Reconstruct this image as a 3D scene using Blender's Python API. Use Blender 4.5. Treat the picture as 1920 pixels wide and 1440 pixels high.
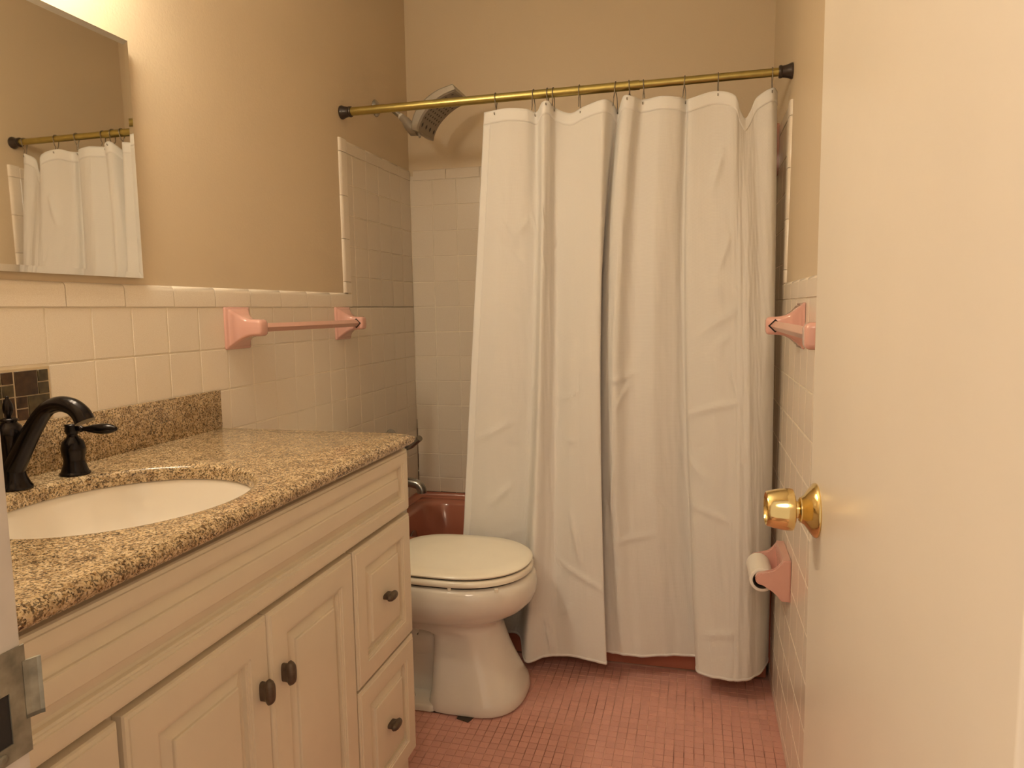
import bpy, bmesh, math, random
from mathutils import Vector, Matrix
random.seed(7)
S = bpy.context.scene
for o in list(bpy.data.objects): bpy.data.objects.remove(o)
COL = S.collection

# ------------------------------------------------------------------ camera, world, lamps, exposure
cd = bpy.data.cameras.new('camera'); cam = bpy.data.objects.new('camera', cd); COL.objects.link(cam)
cd.sensor_fit = 'HORIZONTAL'; cd.sensor_width = 36.0; cd.lens = 1331.0/1920.0*36.0; cd.clip_start = 0.02; cd.clip_end = 50
R = Matrix(((0.96824529, -0.01135635, 0.24974404),
            (0.24954689,  0.1041587, -0.96274468),
            (-0.01507975, 0.99449585, 0.10368512)))
cam.matrix_world = R.to_4x4()
S.camera = cam
S.view_settings.view_transform = 'Standard'; S.view_settings.look = 'None'
S.view_settings.gamma = 1; S.view_settings.use_curve_mapping = False
S.view_settings.exposure = 0.0
W = bpy.data.worlds.new('world'); S.world = W; W.use_nodes = True
W.node_tree.nodes['Background'].inputs[0].default_value = (0.95, 0.74, 0.53, 1)
W.node_tree.nodes['Background'].inputs[1].default_value = 0.84
BULB = 100.0            # emission strength of the vanity globes
BULB_COL = (1.0, 0.875, 0.66)
ld = bpy.data.lights.new('hall_fill', 'AREA'); hl = bpy.data.objects.new('hall_fill', ld); COL.objects.link(hl)  # unseen fill light added on the hall side to lift the room's shadows
ld.energy = 13; ld.color = (1.0, 0.76, 0.54); ld.shape = 'DISK'; ld.size = 0.7
hl.location = (-0.1, -0.9, 1.0)
hl.rotation_euler = (Vector((-0.25, 2.2, -0.6)) - hl.location).to_track_quat('-Z', 'Y').to_euler()
hl['kind'] = 'structure'

# ------------------------------------------------------------------ key dimensions (metres; camera eye at origin)
XL, YB, ZF, ZC = -1.234, 3.0, -1.235, 1.36
YD = 0.38              # room face of the door wall
LEAN = 0.0108
def xr(z): return 0.277 + (z-0.7)*LEAN
TP = 0.1105            # wall tile pitch

# ------------------------------------------------------------------ material helpers
def newmat(name):
    m = bpy.data.materials.new(name); m.use_nodes = True
    return m, m.node_tree, m.node_tree.nodes['Principled BSDF']
def N(nt, t, **kw):
    n = nt.nodes.new(t)
    for k, v in kw.items():
        if k in n.inputs: n.inputs[k].default_value = v
        else: setattr(n, k, v)
    return n
def ramp(nt, src, stops):
    r = nt.nodes.new('ShaderNodeValToRGB'); cr = r.color_ramp
    while len(cr.elements) < len(stops): cr.elements.new(0.5)
    for e, (p, c) in zip(cr.elements, stops):
        e.position = p; e.color = (*c, 1) if len(c) == 3 else c
    nt.links.new(src, r.inputs[0]); return r
def bump(nt, b, src, strength, dist=0.001):
    n = nt.nodes.new('ShaderNodeBump'); n.inputs['Strength'].default_value = strength
    n.inputs['Distance'].default_value = dist
    nt.links.new(src, n.inputs['Height']); nt.links.new(n.outputs[0], b.inputs['Normal']); return n
def coords(nt, scale=(1,1,1), which='Object'):
    tc = nt.nodes.new('ShaderNodeTexCoord'); mp = nt.nodes.new('ShaderNodeMapping')
    mp.inputs['Scale'].default_value = scale
    nt.links.new(tc.outputs[which], mp.inputs[0]); return mp.outputs[0]
def worldpos(nt):
    return nt.nodes.new('ShaderNodeNewGeometry').outputs['Position']
def simple(name, col, rough=0.4, metal=0.0, var=0.06, vscale=12.0, bstr=0.05, bscale=120.0, coat=0.0, spec=0.5):
    m, nt, b = newmat(name)
    pos = worldpos(nt)
    n1 = N(nt, 'ShaderNodeTexNoise', Scale=vscale, Detail=3.0); nt.links.new(pos, n1.inputs['Vector'])
    lo = tuple(c*(1-var) for c in col); hi = tuple(min(1, c*(1+var)) for c in col)
    r = ramp(nt, n1.outputs[0], [(0.3, lo), (0.7, hi)])
    nt.links.new(r.outputs[0], b.inputs['Base Color'])
    b.inputs['Roughness'].default_value = rough; b.inputs['Metallic'].default_value = metal
    b.inputs['Coat Weight'].default_value = coat; b.inputs['Specular IOR Level'].default_value = spec
    if bstr > 0:
        n2 = N(nt, 'ShaderNodeTexNoise', Scale=bscale, Detail=2.0); nt.links.new(pos, n2.inputs['Vector'])
        bump(nt, b, n2.outputs[0], bstr)
    return m

def tile_mat(name, col, speck, rough=0.22, amount=0.5, var=0.05, sscale=900):
    m, nt, b = newmat(name)
    pos = worldpos(nt)
    oi = nt.nodes.new('ShaderNodeObjectInfo')
    n1 = N(nt, 'ShaderNodeTexNoise', Scale=sscale, Detail=2.0); nt.links.new(pos, n1.inputs['Vector'])
    r = ramp(nt, n1.outputs[0], [(0.42, speck), (0.6, col)])
    hs = nt.nodes.new('ShaderNodeHueSaturation')
    mr = N(nt, 'ShaderNodeMapRange'); mr.inputs['To Min'].default_value = 1-var; mr.inputs['To Max'].default_value = 1+var
    nt.links.new(oi.outputs['Random'], mr.inputs[0]); nt.links.new(mr.outputs[0], hs.inputs['Value'])
    nt.links.new(r.outputs[0], hs.inputs['Color']); nt.links.new(hs.outputs[0], b.inputs['Base Color'])
    b.inputs['Roughness'].default_value = rough
    n2 = N(nt, 'ShaderNodeTexNoise', Scale=25.0, Detail=1.0); nt.links.new(pos, n2.inputs['Vector'])
    bump(nt, b, n2.outputs[0], 0.12, 0.002)
    return m

M = {}
# painted wall with roller stipple
m, nt, b = newmat('wall_paint'); pos = worldpos(nt)
n1 = N(nt, 'ShaderNodeTexNoise', Scale=2.2, Detail=4.0); nt.links.new(pos, n1.inputs['Vector'])
r = ramp(nt, n1.outputs[0], [(0.3, (0.700, 0.570, 0.400)), (0.75, (0.725, 0.590, 0.415))])
nt.links.new(r.outputs[0], b.inputs['Base Color']); b.inputs['Roughness'].default_value = 0.42
n2 = N(nt, 'ShaderNodeTexNoise', Scale=170.0, Detail=2.0); nt.links.new(pos, n2.inputs['Vector'])
n3 = N(nt, 'ShaderNodeTexNoise', Scale=30.0, Detail=2.0); nt.links.new(pos, n3.inputs['Vector'])
ad = N(nt, 'ShaderNodeMath', operation='ADD'); nt.links.new(n2.outputs[0], ad.inputs[0]); nt.links.new(n3.outputs[0], ad.inputs[1])
bump(nt, b, ad.outputs[0], 0.35, 0.0012)
M['paint'] = m
M['ceiling'] = simple('ceiling_paint', (0.86, 0.83, 0.77), 0.8, bstr=0.2)
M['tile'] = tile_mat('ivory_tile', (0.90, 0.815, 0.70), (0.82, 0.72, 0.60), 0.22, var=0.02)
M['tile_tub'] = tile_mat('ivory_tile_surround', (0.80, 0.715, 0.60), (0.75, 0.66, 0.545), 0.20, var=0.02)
M['grout'] = simple('wall_grout', (0.86, 0.77, 0.64), 0.85, var=0.12, vscale=6)
M['pink_tile'] = tile_mat('pink_mosaic', (0.70, 0.375, 0.315), (0.63, 0.325, 0.27), 0.5, var=0.045)
M['pink_grout'] = simple('pink_grout', (0.66, 0.39, 0.315), 0.9, var=0.0, vscale=4)
nt = M['pink_grout'].node_tree; rr = [n for n in nt.nodes if n.type == 'VALTORGB'][0]; rr.color_ramp.elements[0].color = (0.30, 0.15, 0.11, 1); rr.color_ramp.elements[1].color = (0.86, 0.56, 0.46, 1); rr.color_ramp.elements[0].position = 0.40; rr.color_ramp.elements[1].position = 0.56
M['pink'] = simple('pink_ceramic', (0.72, 0.405, 0.345), 0.13, var=0.03, bstr=0.02, coat=0.4)
M['pink_bar'] = simple('pink_bar', (0.66, 0.385, 0.31), 0.28, var=0.03, bstr=0.0)
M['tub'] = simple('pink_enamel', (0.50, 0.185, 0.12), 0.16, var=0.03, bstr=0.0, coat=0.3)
M['porcelain'] = simple('white_porcelain', (0.80, 0.76, 0.69), 0.10, var=0.015, bstr=0.0, coat=0.3)
M['sinkwhite'] = simple('sink_porcelain', (0.86, 0.79, 0.70), 0.14, var=0.01, bstr=0.0)
M['seat'] = simple('cream_seat_plastic', (0.94, 0.89, 0.76), 0.18, var=0.015, bstr=0.0)
M['dark'] = simple('gap_shade_black', (0.015, 0.011, 0.009), 0.7, bstr=0.0)  # near-black standing in for shade in gaps and holes; also colours the spindle
M['cabinet'] = simple('cream_cabinet_paint', (0.77, 0.68, 0.535), 0.34, var=0.02, bstr=0.0, bscale=300)
M['pull'] = simple('brown_bronze_pull', (0.13, 0.095, 0.068), 0.42, metal=0.55, var=0.2, vscale=90)
M['bronze'] = simple('oil_rubbed_bronze', (0.018, 0.014, 0.014), 0.20, metal=0.7, var=0.2, bstr=0.0)
M['rodcap'] = simple('dark_rod_cap', (0.05, 0.035, 0.028), 0.3, metal=0.3, bstr=0.0)
M['brass'] = simple('aged_brass', (0.47, 0.385, 0.135), 0.33, metal=1.0, var=0.08, vscale=30, bstr=0.0)
M['knobbrass'] = simple('polished_brass', (0.80, 0.63, 0.30), 0.13, metal=1.0, var=0.06, vscale=40, bstr=0.0)
M['steel'] = simple('steel_wire', (0.26, 0.23, 0.19), 0.35, metal=1.0, bstr=0.0)
M['chrome'] = simple('dull_chrome', (0.42, 0.41, 0.39), 0.25, metal=0.9, bstr=0.0)
M['showergrey'] = simple('satin_nickel_plastic', (0.36, 0.32, 0.265), 0.36, metal=0.35, var=0.03, bstr=0.0)
M['showerface'] = simple('grey_spray_face', (0.34, 0.295, 0.24), 0.5, metal=0.1, var=0.03, bstr=0.0)
M['nozzle'] = simple('dark_nozzle', (0.03, 0.024, 0.022), 0.6, bstr=0.0)
M['bluenozzle'] = simple('blue_black_nozzle', (0.008, 0.010, 0.03), 0.3, bstr=0.0)
M['collar'] = simple('white_tape', (0.7, 0.66, 0.6), 0.5, bstr=0.0)
M['door'] = simple('door_paint', (0.80, 0.715, 0.61), 0.33, var=0.03, vscale=3.5, bstr=0.12, bscale=45)
M['doorhall'] = simple('door_hall_side', (0.42, 0.36, 0.33), 0.6, var=0.03, bstr=0.05)
M['jamb'] = simple('jamb_paint', (0.62, 0.56, 0.50), 0.5, var=0.06, vscale=30, bstr=0.2, bscale=60)
M['strike'] = simple('worn_strike_plate', (0.27, 0.245, 0.19), 0.42, metal=0.6, var=0.35, vscale=60, bstr=0.3, bscale=150)
M['paper'] = simple('tissue_paper', (0.86, 0.81, 0.74), 0.85, var=0.02, bstr=0.3, bscale=500)
M['card'] = simple('cardboard_core', (0.06, 0.045, 0.035), 0.9, bstr=0.0)
M['shim'] = simple('dark_shim', (0.06, 0.045, 0.035), 0.7, bstr=0.2)
M['glassmosaic_a'] = simple('brown_glass_dark', (0.055, 0.028, 0.014), 0.12, var=0.5, vscale=60, bstr=0.05)
M['glassmosaic_b'] = simple('olive_glass', (0.075, 0.055, 0.026), 0.12, var=0.4, vscale=60, bstr=0.05)
M['metalside'] = simple('mirror_cabinet_side', (0.55, 0.47, 0.36), 0.35, metal=0.4, bstr=0.0)
# mirror
m, nt, b = newmat('mirror_silver'); b.inputs['Metallic'].default_value = 1; b.inputs['Roughness'].default_value = 0.015
b.inputs['Base Color'].default_value = (0.90, 0.895, 0.86, 1); M['mirror'] = m
# globes
m, nt, b = newmat('lit_globe'); b.inputs['Emission Color'].default_value = (*BULB_COL, 1)
b.inputs['Emission Strength'].default_value = BULB; b.inputs['Base Color'].default_value = (0.9, 0.85, 0.75, 1); M['globe'] = m
# granite
m, nt, b = newmat('granite'); pos = worldpos(nt)
v1 = N(nt, 'ShaderNodeTexVoronoi', Scale=430.0); v2 = N(nt, 'ShaderNodeTexVoronoi', Scale=240.0)
nd = N(nt, 'ShaderNodeTexNoise', Scale=260.0, Detail=3.0); nl = N(nt, 'ShaderNodeTexNoise', Scale=55.0, Detail=3.0)
for n in (nd, nl): nt.links.new(pos, n.inputs['Vector'])
dm = N(nt, 'ShaderNodeVectorMath', operation='SCALE'); dm.inputs['Scale'].default_value = 0.006
nt.links.new(nd.outputs['Color'], dm.inputs[0])
av = N(nt, 'ShaderNodeVectorMath', operation='ADD'); nt.links.new(pos, av.inputs[0]); nt.links.new(dm.outputs[0], av.inputs[1])
for n in (v1, v2): nt.links.new(av.outputs[0], n.inputs['Vector'])
s1 = N(nt, 'ShaderNodeSeparateColor'); nt.links.new(v1.outputs['Color'], s1.inputs[0])
s2 = N(nt, 'ShaderNodeSeparateColor'); nt.links.new(v2.outputs['Color'], s2.inputs[0])
r1 = ramp(nt, s1.outputs[0], [(0.0, (0.028, 0.018, 0.012)), (0.20, (0.12, 0.072, 0.036)), (0.33, (0.31, 0.20, 0.10)), (0.47, (0.55, 0.41, 0.24)), (0.70, (0.66, 0.52, 0.34)), (0.92, (0.70, 0.58, 0.42))])
r1.color_ramp.interpolation = 'CONSTANT'
r2 = ramp(nt, s2.outputs[1], [(0.0, (0.10, 0.055, 0.025)), (0.12, (0.40, 0.235, 0.085)), (0.24, (0.62, 0.48, 0.30)), (0.7, (0.55, 0.43, 0.28))])
r2.color_ramp.interpolation = 'CONSTANT'
mx = N(nt, 'ShaderNodeMixRGB'); mx.inputs[0].default_value = 0.22
nt.links.new(r1.outputs[0], mx.inputs[1]); nt.links.new(r2.outputs[0], mx.inputs[2])
r3 = ramp(nt, nl.outputs[0], [(0.3, (0.72, 0.66, 0.60)), (0.6, (1.12, 1.10, 1.06))])
mm = N(nt, 'ShaderNodeMixRGB', blend_type='MULTIPLY'); mm.inputs[0].default_value = 1
nt.links.new(mx.outputs[0], mm.inputs[1]); nt.links.new(r3.outputs[0], mm.inputs[2])
nt.links.new(mm.outputs[0], b.inputs['Base Color']); b.inputs['Roughness'].default_value = 0.17
bump(nt, b, nd.outputs[0], 0.05, 0.0005)
M['granite'] = m
# curtain cloth: waffle weave, slightly see-through to light
def cloth(name, col, waffle):
    m, nt, b = newmat(name)
    b.inputs['Base Color'].default_value = (*col, 1); b.inputs['Roughness'].default_value = 0.9
    b.inputs['Specular IOR Level'].default_value = 0.1
    b.inputs['Sheen Weight'].default_value = 0.15
    tr = nt.nodes.new('ShaderNodeBsdfTranslucent'); tr.inputs[0].default_value = (*[c*0.95 for c in col], 1)
    mix = nt.nodes.new('ShaderNodeMixShader'); mix.inputs[0].default_value = 0.16
    out = nt.nodes['Material Output']
    nt.links.new(b.outputs[0], mix.inputs[1]); nt.links.new(tr.outputs[0], mix.inputs[2]); nt.links.new(mix.outputs[0], out.inputs[0])
    uv = coords(nt, (1, 1, 1), 'UV')
    nn = N(nt, 'ShaderNodeTexNoise', Scale=9.0, Detail=5.0, Distortion=0.6); nt.links.new(uv, nn.inputs['Vector'])
    if waffle:
        w1 = N(nt, 'ShaderNodeTexWave', Scale=70.0, bands_direction='X'); w2 = N(nt, 'ShaderNodeTexWave', Scale=70.0, bands_direction='Y')
        nt.links.new(uv, w1.inputs['Vector']); nt.links.new(uv, w2.inputs['Vector'])
        mxx = N(nt, 'ShaderNodeMath', operation='MAXIMUM'); nt.links.new(w1.outputs['Fac'], mxx.inputs[0]); nt.links.new(w2.outputs['Fac'], mxx.inputs[1])
        ml = N(nt, 'ShaderNodeMath', operation='MULTIPLY'); ml.inputs[1].default_value = 0.14; nt.links.new(mxx.outputs[0], ml.inputs[0])
        sc = N(nt, 'ShaderNodeMath', operation='ADD'); nt.links.new(ml.outputs[0], sc.inputs[0]); nt.links.new(nn.outputs[0], sc.inputs[1])
        src = sc.outputs[0]
    else: src = nn.outputs[0]
    bn = bump(nt, b, src, 0.30, 0.006)
    return m
M['cloth'] = cloth('white_waffle_cotton', (0.83, 0.80, 0.76), True)
M['hem'] = cloth('white_cotton_hem', (0.90, 0.875, 0.84), False)

# ------------------------------------------------------------------ mesh helpers
def link(name, me, mat=None, parent=None, smooth=False):
    o = bpy.data.objects.new(name, me); COL.objects.link(o)
    if mat is not None and not me.materials: me.materials.append(mat)
    if parent: o.parent = parent
    if smooth:
        me.polygons.foreach_set('use_smooth', [True]*len(me.polygons)); me.update()
    return o
def fin(name, bm, mat=None, parent=None, smooth=False, recalc=True, auto=None):
    if recalc: bmesh.ops.recalc_face_normals(bm, faces=bm.faces)
    me = bpy.data.meshes.new(name); bm.to_mesh(me); bm.free()
    if auto is not None:
        me.polygons.foreach_set('use_smooth', [True]*len(me.polygons))
        try: me.set_sharp_from_angle(angle=math.radians(auto))
        except Exception: pass
    return link(name, me, mat, parent, smooth)
def tag(o, label=None, cat=None, group=None, kind=None):
    if label: o['label'] = label
    if cat: o['category'] = cat
    if group: o['group'] = group
    if kind: o['kind'] = kind
    return o
def empty(name, loc, label, cat, group=None, rz=0):
    o = bpy.data.objects.new(name, None); COL.objects.link(o); o.location = loc; o.rotation_euler = (0, 0, rz)
    o.empty_display_size = 0.05
    return tag(o, label, cat, group)
def box(bm, x0, x1, y0, y1, z0, z1, bev=0.0, seg=2):
    vs = [bm.verts.new(v) for v in ((x0,y0,z0),(x1,y0,z0),(x1,y1,z0),(x0,y1,z0),(x0,y0,z1),(x1,y0,z1),(x1,y1,z1),(x0,y1,z1))]
    fs = [bm.faces.new([vs[i] for i in f]) for f in ((3,2,1,0),(4,5,6,7),(0,1,5,4),(1,2,6,5),(2,3,7,6),(3,0,4,7))]
    if bev > 0:
        es = set(e for f in fs for e in f.edges)
        bmesh.ops.bevel(bm, geom=list(es), offset=bev, segments=seg, affect='EDGES', profile=0.5)
    return bm
def boxo(name, x0, x1, y0, y1, z0, z1, mat, parent=None, bev=0.0, seg=2):
    bm = bmesh.new(); box(bm, x0, x1, y0, y1, z0, z1, bev, seg)
    return fin(name, bm, mat, parent, auto=40 if bev else None)
def loft(bm, rings, cap0=True, cap1=True, closed=False):
    vr = [[bm.verts.new(p) for p in r] for r in rings]
    n = len(vr[0]); L = len(vr)
    for i in range(L if closed else L-1):
        a, c = vr[i], vr[(i+1) % L]
        for j in range(n):
            bm.faces.new((a[j], a[(j+1) % n], c[(j+1) % n], c[j]))
    if not closed:
        if cap0: bm.faces.new(list(reversed(vr[0])))
        if cap1: bm.faces.new(vr[-1])
    return vr
def lathe(bm, prof, origin=(0,0,0), axis='Z', n=28, cap=True):
    rings = []
    for (r_, h) in prof:
        ring = []
        for k in range(n):
            a = 2*math.pi*k/n; c, s = r_*math.cos(a), r_*math.sin(a)
            p = {'Z': (c, s, h), 'X': (h, c, s), 'Y': (s, h, c)}[axis]
            ring.append((p[0]+origin[0], p[1]+origin[1], p[2]+origin[2]))
        rings.append(ring)
    loft(bm, rings, cap, cap); return bm
def tube(bm, pts, rad, n=12, caps=True):
    pts = [Vector(p) for p in pts]; rings = []
    rads = rad if isinstance(rad, (list, tuple)) else [rad]*len(pts)
    t0 = (pts[1]-pts[0]).normalized(); up = Vector((0,0,1)) if abs(t0.z) < 0.9 else Vector((0,1,0))
    nrm = t0.cross(up).normalized()
    for i, p in enumerate(pts):
        t = (pts[min(i+1, len(pts)-1)] - pts[max(i-1, 0)]).normalized()
        nrm = (nrm - t*nrm.dot(t)).normalized(); bi = t.cross(nrm)
        rings.append([p + (nrm*math.cos(2*math.pi*k/n) + bi*math.sin(2*math.pi*k/n))*rads[i] for k in range(n)])
    loft(bm, rings, caps, caps); return bm
def catmull(P, sub):
    out = []
    n = len(P)
    for i in range(n-1):
        p0, p1, p2, p3 = P[max(i-1,0)], P[i], P[i+1], P[min(i+2,n-1)]
        for k in range(sub):
            t = k/sub
            out.append(tuple(0.5*((2*b_)+(-a_+c_)*t+(2*a_-5*b_+4*c_-d_)*t*t+(-a_+3*b_-3*c_+d_)*t**3) for a_, b_, c_, d_ in zip(p0, p1, p2, p3)))
    out.append(tuple(P[-1])); return out
def rrect(cx, cy, hx, hy, r, z, n=6):
    pts = []
    for (sx, sy, a0) in ((1,1,0),(-1,1,90),(-1,-1,180),(1,-1,270)):
        for k in range(n+1):
            a = math.radians(a0+90*k/n)
            pts.append((cx+sx*(hx-r)+r*math.cos(a), cy+sy*(hy-r)+r*math.sin(a), z))
    return pts
def prism(bm, poly, axis, a, c):
    """extrude a 2D polygon along an axis: axis 'Y' -> poly in (x,z)"""
    def P(p, t): return {'Y': (p[0], t, p[1]), 'X': (t, p[0], p[1]), 'Z': (p[0], p[1], t)}[axis]
    loft(bm, [[P(p, a) for p in poly], [P(p, c) for p in poly]]); return bm

# ------------------------------------------------------------------ the room shell
def struct(o): o['kind'] = 'structure'; return o
floor = struct(boxo('floor', XL-0.12, 0.45, -0.3, YB+0.12, ZF-0.12, ZF-0.0025, M['pink_grout']))
ceil = struct(boxo('ceiling', XL-0.12, 0.45, 0.26, YB+0.12, ZC, ZC+0.1, M['ceiling']))
wl = struct(boxo('wall_left', XL-0.12, XL, 0.26, YB+0.12, ZF, ZC, M['paint']))
wb = struct(boxo('wall_back', XL, 0.40, YB, YB+0.12, ZF, ZC, M['paint']))
# right wall leans slightly out towards the top: built about its own pivot
wr = struct(boxo('wall_right', 0.0, 0.12, 0.26, YB, ZF-0.7, ZC-0.7, M['paint']))
wr.location = (0.277, 0, 0.7); wr.rotation_euler = (0, LEAN, 0)
JX0, JX1 = -0.464, 0.200          # door opening
DT = 0.83                         # head of the opening
bm = bmesh.new(); box(bm, XL, JX0-0.018, 0.262, YD, ZF, ZC); box(bm, JX1+0.018, 0.255, 0.262, YD, ZF, ZC); box(bm, JX0-0.018, JX1+0.018, 0.262, YD, DT+0.018, ZC)
wf = struct(fin('wall_front', bm, M['paint']))
tj = struct(boxo('trim_1', JX0-0.018, JX0, 0.25, YD+0.001, ZF, DT, M['jamb'], bev=0.002))
tag(tj, 'white painted latch side door jamb with a worn strike plate')
tk = struct(boxo('trim_2', JX1, JX1+0.018, 0.25, YD+0.001, ZF, DT, M['jamb'], bev=0.002))
th = struct(boxo('trim_3', JX0-0.018, JX1+0.018, 0.25, YD+0.001, DT, DT+0.018, M['jamb']))
# strike plate on the jamb: plate with a latch hole and a curled lip
sy0, sy1 = 0.322, YD+0.002
bm = bmesh.new()
zc = -0.278
def plateframe(bm, y0, y1, z0, z1, hy0, hy1, hz0, hz1, x0, x1):
    box(bm, x0, x1, y0, hy0, z0, z1); box(bm, x0, x1, hy1, y1, z0, z1); box(bm, x0, x1, hy0, hy1, z0, hz0); box(bm, x0, x1, hy0, hy1, hz1, z1)
plateframe(bm, sy0, sy1, zc-0.034, zc+0.046, 0.350, 0.368, zc-0.021, zc+0.016, JX0, JX0+0.0016)
sp = fin('strike_plate', bm, M['strike'], tj); tag(sp, 'worn brass strike plate with paint spatters')
bm = bmesh.new()
arc = [(JX0+0.0004, YD+0.0005), (JX0+0.0015, YD+0.004), (JX0+0.0035, YD+0.009), (JX0+0.0052, YD+0.011)]
arc2 = [(x+0.0016, y-0.0012) for x, y in reversed(arc)]
loft(bm, [[(x, y, zc-0.009+0.003) for x, y in arc+arc2], [(x, y, zc-0.009) for x, y in arc+arc2], [(x, y, zc+0.034) for x, y in arc+arc2]])
fin('strike_lip', bm, M['strike'], tj)
boxo('latch_hole_shade', JX0-0.0002, JX0+0.0006, 0.350, 0.368, zc-0.021, zc+0.016, M['dark'], tj)  # thin dark sheet painting the shade inside the latch opening
bm = bmesh.new(); lathe(bm, [(0.0038, 0), (0.0038, 0.0012), (0.002, 0.0018)], (JX0+0.0014, 0.359, zc-0.028), 'X', 14)
fin('screw', bm, M['strike'], tj, smooth=False)
bm = bmesh.new(); lathe(bm, [(0.0042, 0), (0.0042, 0.0012), (0.002, 0.0018)], (JX0+0.0014, 0.356, zc+0.036), 'X', 14)
fin('screw', bm, M['strike'], tj, smooth=False)

# ------------------------------------------------------------------ tiles
_cache = {}
def tile_mesh(w, h, t, ch, mat, key):
    k = (round(w, 4), round(h, 4), key)
    if k in _cache: return _cache[k]
    me = bpy.data.meshes.new('tile'); a, c = w/2, h/2
    v = []; 
    for (da, z) in ((0, 0), (0, t-ch), (ch, t)):
        v += [(-a+da, -c+da, z), (a-da, -c+da, z), (a-da, c-da, z), (-a+da, c-da, z)]
    f = [(8, 9, 10, 11)]
    for L in (0, 4):
        for j in range(4): f.append((L+j, L+(j+1) % 4, L+4+(j+1) % 4, L+4+j))
    me.from_pydata(v, [], f); me.update(); me.materials.append(mat)
    _cache[k] = me; return me
BAS = {'left': Matrix(((0,0,1),(1,0,0),(0,1,0))), 'right': Matrix(((0,0,-1),(-1,0,0),(0,1,0))),
       'back': Matrix(((1,0,0),(0,0,-1),(0,1,0))), 'floor': Matrix.Identity(3)}
def place(name, me, parent, wall, u, v, base, rot=0.0, jig=0.0):
    """u is the run along the wall (world y or x), v the height"""
    o = bpy.data.objects.new(name, me); COL.objects.link(o); o.parent = parent
    B = BAS[wall].copy()
    J = Matrix.Rotation(random.uniform(-jig, jig), 3, 'X') @ Matrix.Rotation(random.uniform(-jig, jig), 3, 'Y') @ Matrix.Rotation(rot, 3, 'Z')
    mm_ = (B @ J).to_4x4()
    if wall == 'left': mm_.translation = (XL+base, u, v)
    elif wall == 'right': mm_.translation = (-base, u, v-0.7)
    elif wall == 'back': mm_.translation = (u, YB-base, v)
    else: mm_.translation = (u, v, ZF-0.0025+base)
    o.matrix_basis = mm_; return o
G = 0.0030
TT = 0.007
def joints(a0, pitch, lo, hi):
    k0 = math.floor((lo-a0)/pitch)-1; out = [lo]
    k = k0
    while a0+k*pitch < hi:
        p = a0+k*pitch
        if p > lo+0.004 and p < hi-0.004: out.append(p)
        k += 1
    out.append(hi); return out
def field(parent, wall, u0, lo, hi, v0, vlo, vhi, mat, key, test=None, stuff=None):
    us = joints(u0, TP, lo, hi); vs = joints(v0, TP, vlo, vhi); n = 0
    for i in range(len(us)-1):
        for j in range(len(vs)-1):
            w, h = us[i+1]-us[i]-G, vs[j+1]-vs[j]-G
            if w < 0.006 or h < 0.006: continue
            uc, vc = (us[i]+us[i+1])/2, (vs[j]+vs[j+1])/2
            if test and not test(uc, vc):
                if stuff is not None: stuff.append((uc, vc, w, h))
                continue
            place('wall_tile', tile_mesh(w, h, TT, 0.0013, mat, key), parent, wall, uc, vc, 0.0005, 0.0, 0.0011); n += 1
    return n
def stuff_tiles(name, parent, wall, items, mat):
    bm = bmesh.new(); B = BAS[wall]
    for (u, v, w, h) in items:
        t = TT; a, c = w/2, h/2; L = []
        for (da, z) in ((0, 0), (0, t-0.0013), (0.0013, t)):
            ring = []
            for (p, q) in ((-a+da, -c+da), (a-da, -c+da), (a-da, c-da), (-a+da, c-da)):
                P = B @ Vector((p, q, z))
                if wall == 'left': P += Vector((XL+0.0005, u, v))
                elif wall == 'right': P += Vector((-0.0005, u, v-0.7))
                elif wall == 'back': P += Vector((u, YB-0.0005, v))
                ring.append(bm.verts.new(P))
            L.append(ring)
        for A, C in ((L[0], L[1]), (L[1], L[2])):
            for j in range(4): bm.faces.new((A[j], A[(j+1) % 4], C[(j+1) % 4], C[j]))
        bm.faces.new(L[2])
    o = fin(name, bm, mat, parent, recalc=False); o['kind'] = 'stuff'; return o
def grout(parent, wall, u0, u1, v0, v1, mat=None):
    mat = mat or M['grout']; t = TT-0.0012
    if wall == 'left': o = boxo('grout_bed', XL-0.001, XL+t, u0, u1, v0, v1, mat, parent)
    elif wall == 'right': o = boxo('grout_bed', -t, 0.001, u0, u1, v0-0.7, v1-0.7, mat, parent)
    else: o = boxo('grout_bed', u0, u1, YB-t, YB+0.001, v0, v1, mat, parent)
    return o
CB, CT, SB, STp = 0.019, 0.071, 0.571, 0.617     # cap bottom / top, surround cap bottom / top
ST0, ST1 = 2.352, 2.400                          # vertical bullnose run along the side walls
RIMZ = -0.822
# --- left wall
def vis_left(u, v): return (v > -0.30 or u > 1.60) and u > 0.62
st = []
field(wl, 'left', 1.116+0.0, YD+0.005, YB-TT-0.001, CB, ZF, CB, M['tile'], 'a', vis_left, st)
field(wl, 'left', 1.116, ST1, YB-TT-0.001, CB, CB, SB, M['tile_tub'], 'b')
stuff_tiles('hidden_wall_tiles', wl, 'left', st, M['tile'])
grout(wl, 'left', YD+0.002, YB, ZF, CB+0.02); grout(wl, 'left', ST1-0.02, YB, CB, SB+0.02)
# --- back wall
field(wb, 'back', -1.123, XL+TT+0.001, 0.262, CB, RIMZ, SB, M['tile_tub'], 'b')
grout(wb, 'back', XL, 0.268, RIMZ, SB+0.02)
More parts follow.
